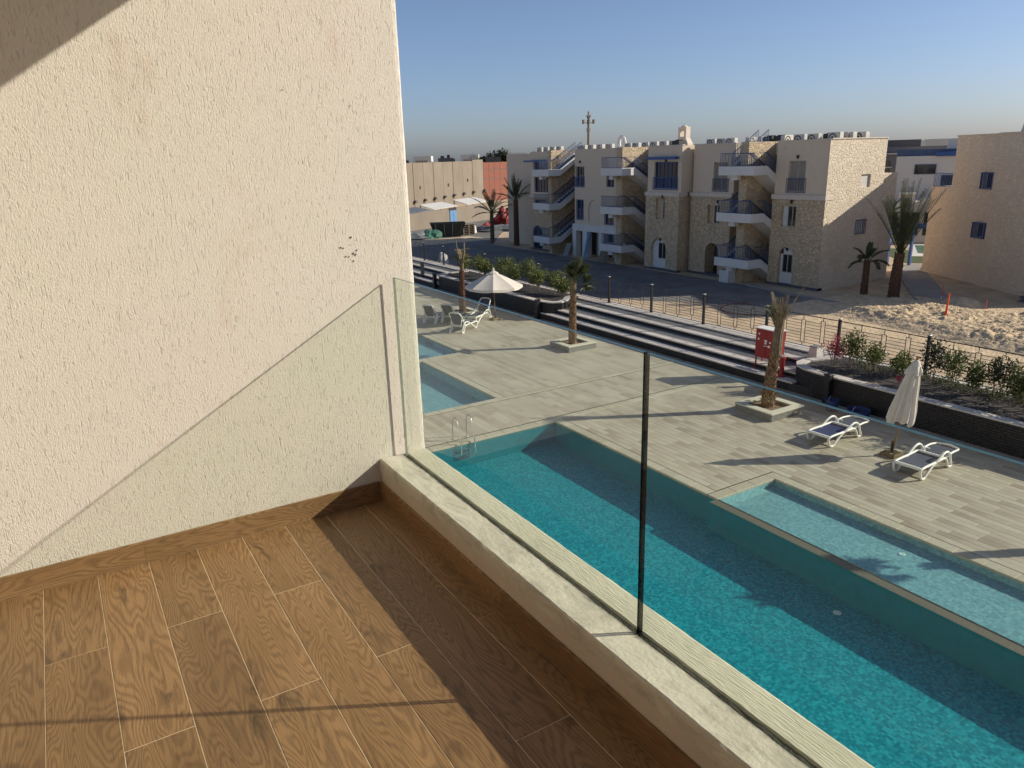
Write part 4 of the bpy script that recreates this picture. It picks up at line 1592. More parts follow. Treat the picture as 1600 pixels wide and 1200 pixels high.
# ================================================================ GAP BETWEEN THE BUILDINGS
def house(name, label, cx, cy, ang, w, d, z1, mat, group=None, cat='house', z0=GZ):
    th = thing(name, (cx, cy, z0), label, cat, group)
    u = Vector((math.cos(ang), math.sin(ang), 0))
    n = Vector((-math.sin(ang), math.cos(ang), 0))
    P = V2((cx - u.x * w / 2, cy - u.y * w / 2, 0), u, n)
    mb = MB()
    fbox(mb, P, 0, w, z0, z1, 0, d)
    mb.build('wall', MT[mat], th)
    return th, P
# looking direction of the gap runs about (0.86, 0.51); facades turn towards the camera
ga = math.atan2(-.86, .51)
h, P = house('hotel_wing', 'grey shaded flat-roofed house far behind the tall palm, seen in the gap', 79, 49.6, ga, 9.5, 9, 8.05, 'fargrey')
mb = MB()
fbox(mb, P, .2, 6.9, 8.05, 8.75, .1, .2)
mb.build('parapet_screen', MT['fardark'], h)
mb = MB()
fbox(mb, P, 0, 6, 7.3, 7.4, -.6, 0)
fbox(mb, P, 1.6, 4.4, 5.9, 6.0, -1.0, 0)
mb.build('canopy', MT['farwhite'], h)
for u0, u1, z0, z1 in ((2.4, 4.2, 4.9, 6.6), (5.6, 6.3, 4.3, 5.9), (.4, 1.6, 5.2, 6.4), (2.0, 4.4, 2.2, 4.0)):
    window(h, P, u0, u1, z0, z1, -.02, frame='fardark')
mb = MB()
fbox(mb, P, -.1, 1.4, 6.5, 6.8, -1.0, 0)
mb.build('awning', MT['doorblue'], h)
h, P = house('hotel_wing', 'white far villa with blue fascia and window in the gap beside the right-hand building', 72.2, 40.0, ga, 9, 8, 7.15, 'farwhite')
mb = MB()
fbox(mb, P, .0, 9, 7.15, 7.75, .2, .4)
mb.build('fascia', MT['navy'], h)
mb = MB()
fbox(mb, P, 3.2, 5.5, 7.1, 7.5, -.3, -.1)
mb.build('canopy', MT['blue'], h)
for u0, u1, z0, z1 in ((1.6, 3.4, 5.5, 6.4), (3.9, 5.4, 4.4, 5.4), (.2, 1.5, 1.2, 3.2)):
    window(h, P, u0, u1, z0, z1, -.02, frame='navy')
mb = MB()
fbox(mb, P, 4.2, 7.0, 7.15, 8.6, 2, 5)
mb.build('stair_head', MT['farwhite'], h)
h, P = house('pavilion', 'low white pavilion with dark glazed openings behind the tall palm', 66.5, 39.6, ga, 7, 4, 3.3, 'farwhite', cat='pavilion')
for u0, u1 in ((.8, 2.3), (2.6, 4.1), (4.4, 5.9)):
    window(h, P, u0, u1, .3, 2.4, -.02, frame='frame')
mb = MB()
fbox(mb, P, 2.2, 3.6, 3.3, 4.0, .3, 1.5)
fbox(mb, P, 3.9, 7.0, 3.3, 3.6, .1, .2)
mb.build('roof_upstand', MT['farwhite'], h)
# far skyline, low blocks towards the horizon
for k in range(16):
    aa = R(44 + k * 1.1)
    D = 240 + 60 * random.random()
    x, y = D * math.sin(aa), D * math.cos(aa)
    h, P = house('distant_house', 'pale distant house low on the horizon beyond the gap, ' + (ORD + ('twelfth', 'thirteenth', 'fourteenth', 'fifteenth', 'sixteenth'))[k] + ' from the left', x, y, -aa, random.uniform(7, 14), 8, random.uniform(7.5, 10.6), 'farwhite', 'distant houses on the horizon')
mb = MB()
mb.poly([(56, 30.5, GZ + .012), (62, 37.5, GZ + .012), (60, 39, GZ + .012), (54, 32.2, GZ + .012)])
tag(mb.build('lawn', MT['lawn']), kind='stuff')
mb = MB()
mb.poly([(60.2, 31.5, GZ + .016), (67, 36, GZ + .016), (65, 38.8, GZ + .016), (57.8, 34.2, GZ + .016)])
struct(mb.build('pool_surround', MT['farwhite']))
mb = MB()
mb.poly([(61.0, 33.0, GZ + .03), (65.8, 36.2, GZ + .03), (64.6, 37.9, GZ + .03), (59.9, 34.8, GZ + .03)])
struct(mb.build('far_pool', MT['greenwater']))
pg = thing('pergola', (53, 32, GZ), 'blue timber pergola with two posts at the end of the paved path', 'pergola')
for x, y in ((52.7, 32.9), (53.4, 31.6)):
    mb = MB()
    mb.box(x - .09, x + .09, y - .09, y + .09, GZ, 2.35)
    mb.build('post', MT['blue'], pg)
mb = MB()
mb.bar((52.0, 34.2, 2.45), (54.4, 29.8, 2.45), .14, .22)
mb.bar((53.6, 34.6, 2.45), (55.8, 30.6, 2.45), .14, .22)
for k in range(6):
    f = k / 5
    mb.bar((52.0 + 2.4 * f, 34.2 - 4.4 * f, 2.6), (53.7 + 2.2 * f, 34.7 - 4.0 * f, 2.6), .08, .1)
mb.build('beam', MT['blue'], pg)

# ================================================================ FAR LEFT: SITE WALLS
A0, A1 = Vector((31.4, 83.2)), Vector((57.2, 96.3))
u = (A1 - A0).normalized()
Wp = V2((A0.x, A0.y, 0), (u.x, u.y, 0), (-u.y, u.x, 0))
sw = thing('site_wall', (44, 90, GZ), 'low beige rendered site wall with a pale blue gate behind the skip', 'wall')
LW = (A1 - A0).length
mb = MB()
zt = lambda q: 1.62 + .45 * q / LW
mb.faces([Wp(0, GZ), Wp(15.9, GZ), Wp(15.9, zt(15.9)), Wp(0, zt(0))], [(0, 1, 2, 3)])
mb.faces([Wp(17.4, GZ), Wp(LW, GZ), Wp(LW, zt(LW)), Wp(17.4, zt(17.4))], [(0, 1, 2, 3)])
mb.faces([Wp(0, zt(0)), Wp(LW, zt(LW)), Wp(LW, zt(LW), .3), Wp(0, zt(0), .3)], [(0, 1, 2, 3)])
mb.faces([Wp(0, GZ, .3), Wp(LW, GZ, .3), Wp(LW, zt(LW), .3), Wp(0, zt(0), .3)], [(3, 2, 1, 0)])
mb.build('wall', MT['concrete'], sw)
for a in (15.95, 16.68):
    mb = MB()
    fbox(mb, Wp, a, a + .7, -.1, 1.6, -.08, 0)
    mb.build('gate_leaf', MT['doorblue'], sw)
mb = MB()
fbox(mb, Wp, 15.85, 17.45, 1.6, 1.92, -.05, .2)
mb.build('gate_head', MT['dark'], sw)
for a, b, z, zz, mname, lab in ((13.2, 18.6, 1.95, 2.45, 'farwhite', 'white sheet roof leaning behind the low site wall, above the gate'), (20.8, 26.5, 2.1, 2.65, 'farwhite', 'white sheet roof behind the low site wall, beside the left palms'),
                                (7.0, 12.8, 1.75, 2.15, 'tarp_grey', 'dark sheet roof behind the left end of the low site wall')):
    mb = MB()
    mb.faces([Wp(a, z, .5), Wp(b, z + .15, .5), Wp(b + .4, zz + .1, 3.5), Wp(a + .8, zz, 3.5), Wp(a, z - .06, .5), Wp(b, z + .09, .5), Wp(b + .4, zz + .04, 3.5), Wp(a + .8, zz - .06, 3.5)],
             [(0, 1, 2, 3), (7, 6, 5, 4), (0, 4, 5, 1), (1, 5, 6, 2), (2, 6, 7, 3), (3, 7, 4, 0)])
    o = thing('shed', tuple(Wp((a + b) / 2, GZ, 2)), lab, 'shed')
    mb.build('sheet_roof', MT[mname], o)
    mb = MB()
    for uu, dd in ((a + .1, .6), (b - .1, .6), (a + 1, 3.4), (b, 3.4)):
        fbox(mb, Wp, uu, uu + .1, GZ, z - .1 if dd < 1 else zz - .12, dd, dd + .1)
    mb.build('shed_post', MT['pole'], o)

cw = thing('concrete_wall', (65, 129, GZ), 'tall pale concrete panel wall behind the low site wall at left', 'wall')
C0, C1 = Vector((54.5, 123.5)), Vector((76.1, 135.1))
u2 = (C1 - C0).normalized()
Cp = V2((C0.x, C0.y, 0), (u2.x, u2.y, 0), (-u2.y, u2.x, 0))
LC = (C1 - C0).length
edges = [q * LC / 14.0 for q in (-.6, .9, 2.6, 4.35, 6.1, 7.9, 9.8, 11.75, 14.0)]
for i in range(len(edges) - 1):
    mb = MB()
    zt = 7.72 if i < 7 else 7.95
    fbox(mb, Cp, edges[i] + .05, edges[i + 1] - .05, GZ, zt, -.02 - .03 * (i % 2), .3)
    mb.build('concrete_panel', MT['concrete'], cw)
    mb = MB()
    fbox(mb, Cp, edges[i + 1] - .05, edges[i + 1] + .05, GZ, zt - .1, .05, .25)
    mb.build('panel_post', MT['pole'], cw)
    mb = MB()
    fbox(mb, Cp, edges[i + 1] - .25, edges[i + 1] + .2, .9 + i * .12, 1.35 + i * .12, -.5, -.06)
    mb.build('wall_foot', MT['fardark'], cw)
for a, z in ((3.2, 3.6), (12.0, 3.7), (18.6, 4.3)):
    mb = MB()
    fbox(mb, Cp, a, a + .35, z - .4, z + .15, -.09, -.052)
    mb.build('weep_hole', MT['dark'], cw)
bw = thing('brick_wall', (80, 137, GZ), 'red brick wall in concrete frame joining the tall panel wall', 'wall')
Bp = V2((C1.x, C1.y, 0), (u2.x, u2.y, 0), (-u2.y, u2.x, 0))
mb = MB()
fbox(mb, Bp, .12, 10, GZ, 7.35, 0, .3)
mb.build('brick_panel', MT['redbrick'], bw)
for a in (2.2, 4.3, 6.5):
    mb = MB()
    fbox(mb, Bp, a, a + .12, GZ, 7.5, -.03, 0)
    mb.build('frame_post', MT['fardark'], bw)
for z in (5.9, 4.1):
    mb = MB()
    fbox(mb, Bp, .1, 10, z, z + .1, -.03, -.001)
    mb.build('frame_beam', MT['fardark'], bw)
# flat-roofed houses behind, white roof rooms catching the sun
W0 = Vector((72, 168))
ub = Vector((.80, -.60, 0)).normalized()
for k in range(9):
    x, y = 67.5 + 4.7 * k, 171 - 2.9 * k
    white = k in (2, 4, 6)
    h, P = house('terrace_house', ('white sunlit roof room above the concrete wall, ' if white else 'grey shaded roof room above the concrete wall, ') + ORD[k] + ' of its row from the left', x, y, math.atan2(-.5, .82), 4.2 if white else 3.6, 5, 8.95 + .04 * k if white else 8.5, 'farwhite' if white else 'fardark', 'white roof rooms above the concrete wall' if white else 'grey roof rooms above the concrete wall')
    if white:
        window(h, P, .6, 3.4, 7.0, 8.1, -.02, frame='trim', dark='curtain', mull=2)
    else:
        mb = MB()
        fbox(mb, P, .5, 1.3, 8.5, 9.0, 1, 2)
        fbox(mb, P, 2.0, 2.7, 8.5, 9.2, 1, 2)
        mb.build('water_tank', MT['fardark'], h)

# building materials piled in front of the site wall
def heap(name, label, cat, x, y, rx, ry, h, mat, rough=.35, group=None, ang=0.0):
    mb = MB()
    n, k = 22, 7
    vs = []
    for j in range(k + 1):
        for i in range(n):
            a = 2 * math.pi * i / n
            r = math.cos(j / k * math.pi / 2) ** .7
            z = h * math.sin(j / k * math.pi / 2)
            f = 1 + rough * noise.noise((math.cos(a) * 2 + x, math.sin(a) * 2 + y, j * .5))
            px, py = rx * r * math.cos(a) * f, ry * r * math.sin(a) * f
            vs.append((x + px * math.cos(ang) - py * math.sin(ang), y + px * math.sin(ang) + py * math.cos(ang), GZ + z * (1 + rough * .8 * noise.noise((px * 1.2 + x, py * 1.2 + y, 7)))))
    fs = [(j * n + i, j * n + (i + 1) % n, (j + 1) * n + (i + 1) % n, (j + 1) * n + i) for j in range(k) for i in range(n)]
    mb.faces(vs, fs)
    return tag(mb.build(name, MT[mat]), label, cat, group)
heap('tarpaulin_pile', 'bright red sheeting piled high beside the left palm', 'pile', 47.9, 79.6, 1.9, 1.3, 2.35, 'tarp_red', .5)
heap('tarpaulin_pile', 'low red bundle at the left foot of the red pile', 'pile', 45.6, 79.9, 1.3, .8, .9, 'tarp_red', .6)
heap('material_pile', 'grey wrapped bundles in front of the red pile', 'pile', 46.5, 77.8, 3.4, 1.0, .75, 'tarp_grey', .6, ang=-.4)
heap('material_pile', 'grey plastic sheeting at the picture middle by the plaster wall edge', 'pile', 31.0, 77.8, 2.2, 1.6, 1.05, 'tarp_grey', .6)
heap('material_pile', 'grey sheeting with green netting left of the dark skip', 'pile', 34.2, 77.3, 2.3, 1.2, .7, 'tarp_grey', .6)
heap('netting_pile', 'green netting draped beside the dark skip', 'pile', 36.4, 76.8, 1.0, .8, .95, 'tarp_green', .5)
heap('white_sack', 'white sack among the pallets right of the skip', 'sack', 42.6, 78.6, .45, .4, .95, 'farwhite', .3)
heap('rubble_sack', 'pale sack behind the fence against the plaster wall edge', 'sack', 25.8, 52.6, .45, .5, 1.55, 'farwhite', .25)
sk = thing('skip', (38.8, 77.2, GZ), 'dark open skip in front of the pale blue gate', 'skip')
mb = MB()
cx, cy, ang = 38.6, 77.2, -.40
ca, sa = math.cos(ang), math.sin(ang)
def rot2(a, b, z):
    return (cx + a * ca - b * sa, cy + a * sa + b * ca, z)
bt, tp = (1.4, .8), (2.0, 1.0)
vs = [rot2(i * bt[0], j * bt[1], GZ) for i, j in ((-1, -1), (1, -1), (1, 1), (-1, 1))] + [rot2(i * tp[0], j * tp[1], 1.25) for i, j in ((-1, -1), (1, -1), (1, 1), (-1, 1))] + \
     [rot2(i * (tp[0] - .1), j * (tp[1] - .1), 1.25) for i, j in ((-1, -1), (1, -1), (1, 1), (-1, 1))] + [rot2(i * (bt[0] - .1), j * (bt[1] - .1), GZ + .1) for i, j in ((-1, -1), (1, -1), (1, 1), (-1, 1))]
mb.faces(vs, [(0, 1, 5, 4), (1, 2, 6, 5), (2, 3, 7, 6), (3, 0, 4, 7), (4, 5, 9, 8), (5, 6, 10, 9), (6, 7, 11, 10), (7, 4, 8, 11), (8, 9, 13, 12), (9, 10, 14, 13), (10, 11, 15, 14), (11, 8, 12, 15), (12, 13, 14, 15), (3, 2, 1, 0)])
mb.build('body', MT['skip'], sk)
mb = MB()
for a in (-1.2, -.4, .4, 1.2):
    mb.bar(rot2(a, -.9, GZ + .1), rot2(a * 1.25, -1.03, 1.2), .08)
mb.build('rib', MT['skip'], sk)
pal = thing('pallet_stack', (41.4, 77.6, GZ), 'stack of grey pallets between the skip and the white sack', 'pallet stack')
for k in range(6):
    mb = MB()
    for j in range(5):
        mb.box(40.5, 42.0, 77.0 + j * .25, 77.16 + j * .25, GZ + .14 + k * .2, GZ + .17 + k * .2)
    for xx in (40.5, 41.2, 41.9):
        mb.box(xx, xx + .1, 77.0, 78.16, GZ + k * .2 - .03 * (k > 0), GZ + .14 + k * .2)
    mb.build('pallet', MT['stem'], pal)

# telecom mast
mast = thing('mast', (72.5, 95.6, GZ), 'tall thin telecom mast with short arms near its tip above the roofs', 'mast')
mb = MB()
mb.tube([(72.5, 95.6, GZ), (72.5, 95.6, 13.6)], [.28, .17], 8)
mb.build('pole', MT['stem'], mast)
mb = MB()
for k in range(6):
    a = k * math.pi / 3
    mb.bar((72.5, 95.6, 12.7), (72.5 + .9 * math.cos(a), 95.6 + .9 * math.sin(a), 12.95), .07)
    mb.box(72.5 + .9 * math.cos(a) - .1, 72.5 + .9 * math.cos(a) + .1, 95.6 + .9 * math.sin(a) - .1, 95.6 + .9 * math.sin(a) + .1, 12.7, 13.3)
    mb.bar((72.5, 95.6, 13.2), (72.5 + .35 * math.cos(a + .5), 95.6 + .35 * math.sin(a + .5), 13.9), .08)
mb.box(72.42, 72.58, 95.5, 95.7, 13.6, 14.45)
for z in (11.6, 11.9):
    mb.box(72.25, 72.75, 95.35, 95.85, z, z + .12)
stuff(mb.build('antenna', MT['stem'], mast))

# ================================================================ PALMS AND SHRUBS
def palm_trunk(th, h, r0, r1, lean=(0, 0), mat='boots', z0=0.0, seg=10, scales=True, seed=0):
    rnd = random.Random(seed)
    mb = MB()
    n = 14
    def ctr(t):
        return Vector((th.location.x + lean[0] * t * t, th.location.y + lean[1] * t * t, th.location.z + z0 + h * t))
    pts = [ctr(i / n) for i in range(n + 1)]
    rr = [r0 + (r1 - r0) * (i / n) + (.035 * max(0, 1 - i * 1.0 / 2)) for i in range(n + 1)]
    mb.tube(pts, [r * .86 for r in rr], seg)
    if scales:
        rows = int(h / .085)
        for r in range(rows):
            t = (r + .5) / rows
            c = ctr(t)
            rad = (r0 + (r1 - r0) * t) * .86
            k = 7
            for j in range(k):
                a = 2 * math.pi * (j + (r % 2) * .5 + rnd.uniform(-.12, .12)) / k
                o = Vector((math.cos(a), math.sin(a), 0))
                s = Vector((-math.sin(a), math.cos(a), 0))
                w, hh, p = rad * .40, rnd.uniform(.07, .12), rnd.uniform(.025, .06)
                b = c + o * (rad - .01)
                up = Vector((0, 0, 1))
                v = [b - s * w - up * .03, b + s * w - up * .03, b + o * p + s * w * .6 + up * hh, b + o * p - s * w * .6 + up * hh, b - s * w * .5 + up * hh * .9, b + s * w * .5 + up * hh * .9]
                mb.faces(v, [(0, 1, 2, 3), (3, 2, 5, 4), (1, 5, 2), (0, 3, 4)])
    return mb.build('trunk', MT[mat], th), ctr(1.0)

def frond(th, base, az, el, L, droop, mat='frond', nleaf=22, wleaf=.34, vshape=.55, name='frond', rachis=.014, tint=.5, thick=.022, spread=.9):
    """feather frond: arching rachis with two rows of narrow leaflets"""
    mb = MB()
    pts = []
    d = Vector((math.cos(az) * math.cos(el), math.sin(az) * math.cos(el), math.sin(el)))
    p = Vector(base)
    n = 12
    for i in range(n + 1):
        pts.append(p.copy())
        p += d * (L / n)
        d.z -= droop / n * (1 + i / n)
        d.normalize()
    mb.ct = tint * .8 + .1
    mb.tube(pts, [rachis * (1.25 - i / n) for i in range(n + 1)], 4)
    for k in range(nleaf):
        f = .2 + .8 * k / nleaf
        q = f * n
        i = min(n - 1, int(q))
        c = pts[i].lerp(pts[i + 1], q - i)
        t = (pts[i + 1] - pts[i]).normalized()
        side = t.cross(Vector((0, 0, 1)))
        if side.length < .1:
            side = Vector((math.sin(az), -math.cos(az), 0))
        side.normalize()
        up = side.cross(t)
        ll = wleaf * (.55 + .75 * math.sin(math.pi * min(1, f * .85 + .1)))
        for s in (-1, 1):
            dirv = (side * s * spread + t * .75 + up * vshape * random.uniform(.5, 1.2)).normalized()
            w = t * thick
            mb.ct = min(.99, max(.01, tint + random.uniform(-.35, .35)))
            tip = c + dirv * ll + Vector((0, 0, -.12 * ll))
            mid = c + dirv * ll * .5
            mb.faces([c - w * .5, c + w * .5, mid + w, tip, mid - w], [(0, 1, 2, 3, 4)])
    return mb.build(name, MT[mat], th)

def fan_leaf(th, base, az, el, L, R_, tint=.5, name='frond', mat='frond', roll=0.0, seg=17):
    mb = MB()
    d = Vector((math.cos(az) * math.cos(el), math.sin(az) * math.cos(el), math.sin(el)))
    p = Vector(base)
    c = p + d * L
    mb.ct = tint
    mb.tube([p, p + d * L * .5 + Vector((0, 0, .02)), c], .012, 4)
    side = d.cross(Vector((0, 0, 1))).normalized()
    up = side.cross(d)
    side = side * math.cos(roll) + up * math.sin(roll)
    nrm = side.cross(d)
    for k in range(seg):
        a = (k / (seg - 1) - .5) * R(230)
        r = R_ * (.75 + .25 * math.cos(a)) * random.uniform(.88, 1.06)
        dv = d * math.cos(a) + side * math.sin(a)
        sv = d * -math.sin(a) + side * math.cos(a)
        mb.ct = min(.99, max(.01, tint + random.uniform(-.3, .3)))
        w = r * .085
        lift = nrm * (.012 * (1 if k % 2 else -1))
        mb.faces([c, c + dv * r * .55 + sv * w + lift, c + dv * r - nrm * r * .12, c + dv * r * .55 - sv * w - lift], [(0, 1, 2, 3)])
    return mb.build(name, MT[mat], th)

def stone_planter(cx, cy, s, label, rz):
    th = thing('tree_planter', (cx, cy, 0), label, 'planter', 'square planters round the pool palms')
    h = s / 2
    for k in range(4):
        a = math.pi / 2 * k
        mb = MB()
        pts = [(-h + .02, h - .02), (h - .02, h - .02), (h - .2, h - .2), (-h + .2, h - .2)]
        rot = [(cx + x * math.cos(a) - y * math.sin(a), cy + x * math.sin(a) + y * math.cos(a)) for x, y in pts]
        mb.prism(rot[::-1], .0, .225)
        mb.build('planter_side', MT['kerb_side'], th)
        mb = MB()
        pts = [(-h, h), (h, h), (h - .26, h - .26), (-h + .26, h - .26)]
        mb.ct = .3 + .15 * k
        rot = [(cx + x * math.cos(a) - y * math.sin(a), cy + x * math.sin(a) + y * math.cos(a)) for x, y in pts]
        mb.prism(rot[::-1], .2255, .265)
        mb.build('rim_stone', MT['rim'], th)
    mb = MB()
    mb.poly([(cx - h + .19, cy - h + .19, .16), (cx + h - .19, cy - h + .19, .16), (cx + h - .19, cy + h - .19, .16), (cx - h + .19, cy + h - .19, .16)])
    mb.build('soil', MT['soil'], th)
MT['kerb_side'] = tinted('blue_grey_tile', [(0, (.20, .205, .195)), (1, (.29, .29, .27))], .7, (6, 6, 40), 1.0, .4, .3, 1.0)
MT['rim'] = tinted('cream_rim_stone', [(0, (.60, .57, .46)), (1, (.66, .63, .52))], .75, (1, 1, 1), 16, .12, .1, 60)
stone_planter(18.65, 15.05, 1.5, 'square cream-rimmed planter round the dry palm in front of the red hose cabinet', 0)
stone_planter(18.7, 25.75, 1.5, 'square cream-rimmed planter round the palm with the green fan crown', 0)
stone_planter(18.1, 35.0, 1.5, 'square cream-rimmed planter among the loungers and the open parasol', 0)

# palm with the green fan crown
p2 = thing('palm_tree', (18.72, 25.8, .15), 'short tied palm with a green fan crown, in the planter at the picture middle', 'palm tree', 'young palms beside the pool')
tr, top = palm_trunk(p2, 2.35, .19, .13, (.02, -.05), seed=2)
mb = MB()
for k in range(11):
    a = 2 * math.pi * k / 11
    r = random.uniform(.05, .12)
    mb.tube([top + Vector((.09 * math.cos(a), .09 * math.sin(a), -.25)), top + Vector((.10 * math.cos(a), .10 * math.sin(a), .35)), top + Vector((r * math.cos(a + .3), r * math.sin(a + .3), random.uniform(.7, .95)))], [.045, .032, .016], 5)
mb.build('petiole_bundle', MT['wrap'], p2)
for k in range(13):
    a = R(-60) + k * R(24) + random.uniform(-.2, .2)
    fan_leaf(p2, top + Vector((0, 0, random.uniform(.25, .8))), a, R(random.uniform(50, 84)), random.uniform(.15, .42), random.uniform(.38, .56), random.uniform(.35, .7), roll=random.uniform(-1, 1))
for a, el, l, z in ((R(-40), 25, .50, .28), (R(-25), 8, .55, .18), (R(-70), 38, .48, .35), (R(-50), 50, .5, .45), (R(-10), 35, .5, .5), (R(-55), -5, .5, .2), (R(-35), 45, .6, .4)):
    fan_leaf(p2, top + Vector((0, 0, z)), a, R(el), l, .52, random.uniform(.3, .6), roll=random.uniform(-.6, .6))

# dry palm in front of the hose cabinet
p3 = thing('palm_tree', (18.72, 15.15, .15), 'dry tied palm with a bare broken crown in front of the red hose cabinet', 'palm tree', 'young palms beside the pool')
tr, top = palm_trunk(p3, 1.95, .22, .15, (.10, -.10), seed=3)
mb = MB()
for k in range(13):
    a = 2 * math.pi * k / 13
    h = random.uniform(.9, 1.6)
    r = random.uniform(.02, .16)
    mb.tube([top + Vector((.11 * math.cos(a), .11 * math.sin(a), -.25)), top + Vector((.12 * math.cos(a), .12 * math.sin(a), .4)), top + Vector((.10 * math.cos(a + .2) + .04, .10 * math.sin(a + .2) - .03, .9)), top + Vector((r * math.cos(a + .4) + .06, r * math.sin(a + .4) - .05, h))], [.05, .036, .028, .012], 5)
mb.build('petiole_bundle', MT['wrap'], p3)
for k in range(7):
    a = 2 * math.pi * k / 7
    frond(p3, top + Vector((.08 * math.cos(a), .08 * math.sin(a), .55 + .1 * (k % 3))), a, R(80), random.uniform(.7, 1.05), .5, 'dry', 14, .16, .2, thick=.013)
frond(p3, top + Vector((.05, -.05, .7)), R(-60), R(68), 1.35, .25, 'dry', 18, .18, .2, rachis=.024, thick=.013)
for k in range(3):
    frond(p3, top + Vector((-.02, .05, .5 + .1 * k)), R(110 + 30 * k), R(72), .8, .7, 'frond', 16, .17, .2, tint=.2, thick=.016)
mb = MB()
for k in range(60):
    a, z = random.uniform(0, 6.28), random.uniform(0, .5)
    c = Vector((18.72, 15.15, .3)) + Vector((math.cos(a) * .24, math.sin(a) * .24, z * .6))
    mb.poly([c, c + Vector((random.uniform(-.08, .08), random.uniform(-.08, .08), .09)), c + Vector((random.uniform(-.1, .1), random.uniform(-.1, .1), .02))], tint=random.random())
mb.build('base_fibre', MT['dry'], p3)

# forked dead palm among the far loungers
p1 = thing('palm_tree', (18.25, 35.2, .15), 'thin forked dead palm in the planter beside the far loungers', 'palm tree', 'young palms beside the pool')
tr, top = palm_trunk(p1, 2.2, .20, .13, (.05, -.02), 'boots_red', seed=4)
mb = MB()
mb.tube([top + Vector((0, 0, -.15)), top + Vector((.02, -.06, .5)), top + Vector((.10, -.14, 1.0)), top + Vector((.12, -.16, 1.5))], [.10, .08, .06, .045], 6)
mb.tube([top + Vector((0, 0, -.1)), top + Vector((-.05, .12, .6)), top + Vector((-.10, .30, 1.3)), top + Vector((-.1, .33, 1.6))], [.07, .05, .035, .02], 6)
mb.build('bare_fork', MT['wrap'], p1)
for k in range(6):
    frond(p1, top + Vector((0, .0, .25 + .12 * k)), R(-70 + 40 * (k % 5)), R(58), random.uniform(.5, .8), 1.0, 'dry', 12, .2, .2, thick=.02)
for k in range(3):
    frond(p1, top + Vector((0, .05, .35 + .1 * k)), R(80 + 40 * k), R(50), .8, 1.1, 'frond', 14, .2, .2, tint=.25)

# its neighbour just outside the right edge of the picture, whose shadow falls across the shelf pool
stone_planter(18.7, 4.55, 1.5, 'square cream-rimmed planter just outside the right edge of the picture', 0)
p4 = thing('palm_tree', (18.72, 4.6, .15), 'young tied palm just outside the right edge of the picture', 'palm tree', 'young palms beside the pool')
tr, top = palm_trunk(p4, 2.3, .2, .13, (.02, -.05), seed=6)
for k in range(10):
    fan_leaf(p4, top + Vector((0, 0, random.uniform(.2, .7))), k * .63, R(random.uniform(25, 80)), random.uniform(.2, .4), random.uniform(.36, .5), .5, roll=random.uniform(-1, 1))

# date palms on the sand and beside the road
def date_palm(x, y, h, r, n, L, lo, hi, label, droop=(.3, .9), seed=1, mat='boots_red', group='date palms beyond the road', lean=(0, 0), tint=.4, wl=.30, thick=.022):
    random.seed(seed)
    th = thing('palm_tree', (x, y, GZ), label, 'palm tree', group)
    tr, top = palm_trunk(th, h, r, r * .8, lean, mat, seed=seed)
    for k in range(n):
        f = k / n
        az = k * 2.39996
        frond(th, top + Vector((.05 * math.cos(az), .05 * math.sin(az), -.1 + .2 * f)), az, R(lo + (hi - lo) * f + random.uniform(-6, 6)), L * random.uniform(.8, 1.1), random.uniform(*droop) * (1.15 - f), 'frond', 30, wl, .5, tint=tint + random.uniform(-.22, .22), rachis=.024, thick=thick)
    return th
date_palm(40.75, 24.8, 2.55, .34, 24, 3.8, 56, 89, 'tall date palm with upright tied fronds before the gap between the buildings', (.05, .40), 5, lean=(.15, .0), wl=.33, thick=.020)
date_palm(40.5, 26.5, 1.95, .22, 9, 1.3, 15, 75, 'small date palm with short drooping fronds beside the lit building corner', (.9, 1.6), 6, tint=.2, wl=.24)
date_palm(57.5, 36.2, 3.2, .26, 12, 1.6, 10, 80, 'brown-trunked palm half hidden behind the tall date palm', (.4, 1.0), 7, tint=.3)
date_palm(39.3, 63.5, 4.35, .30, 15, 2.3, 40, 86, 'tall palm with dark trunk in front of the left end of the long block', (.35, .9), 8, mat='boots_red', tint=.4)
date_palm(38.9, 67.6, 3.1, .24, 18, 2.6, 8, 82, 'bushy arching palm left of the tall dark trunk', (.4, 1.1), 9, mat='wrap', tint=.4)
random.seed(11)

def leaf_cloud(mb, c, rx, ry, rz, n, size, up=.4, tint=.5):
    for _ in range(n):
        while True:
            p = Vector((random.uniform(-1, 1), random.uniform(-1, 1), random.uniform(-1, 1)))
            if .15 < p.length < 1:
                break
        p = Vector((c[0] + p.x * rx, c[1] + p.y * ry, c[2] + p.z * rz))
        d = Vector((random.gauss(0, 1), random.gauss(0, 1), random.gauss(up, .8))).normalized()
        s = d.cross(Vector((random.gauss(0, 1), random.gauss(0, 1), random.gauss(0, 1)))).normalized()
        L = size * random.uniform(.7, 1.3)
        mb.ct = min(.99, max(.01, tint + random.uniform(-.4, .4)))
        mb.faces([p, p + d * L * .5 + s * L * .22, p + d * L, p + d * L * .5 - s * L * .22], [(0, 1, 2, 3)])

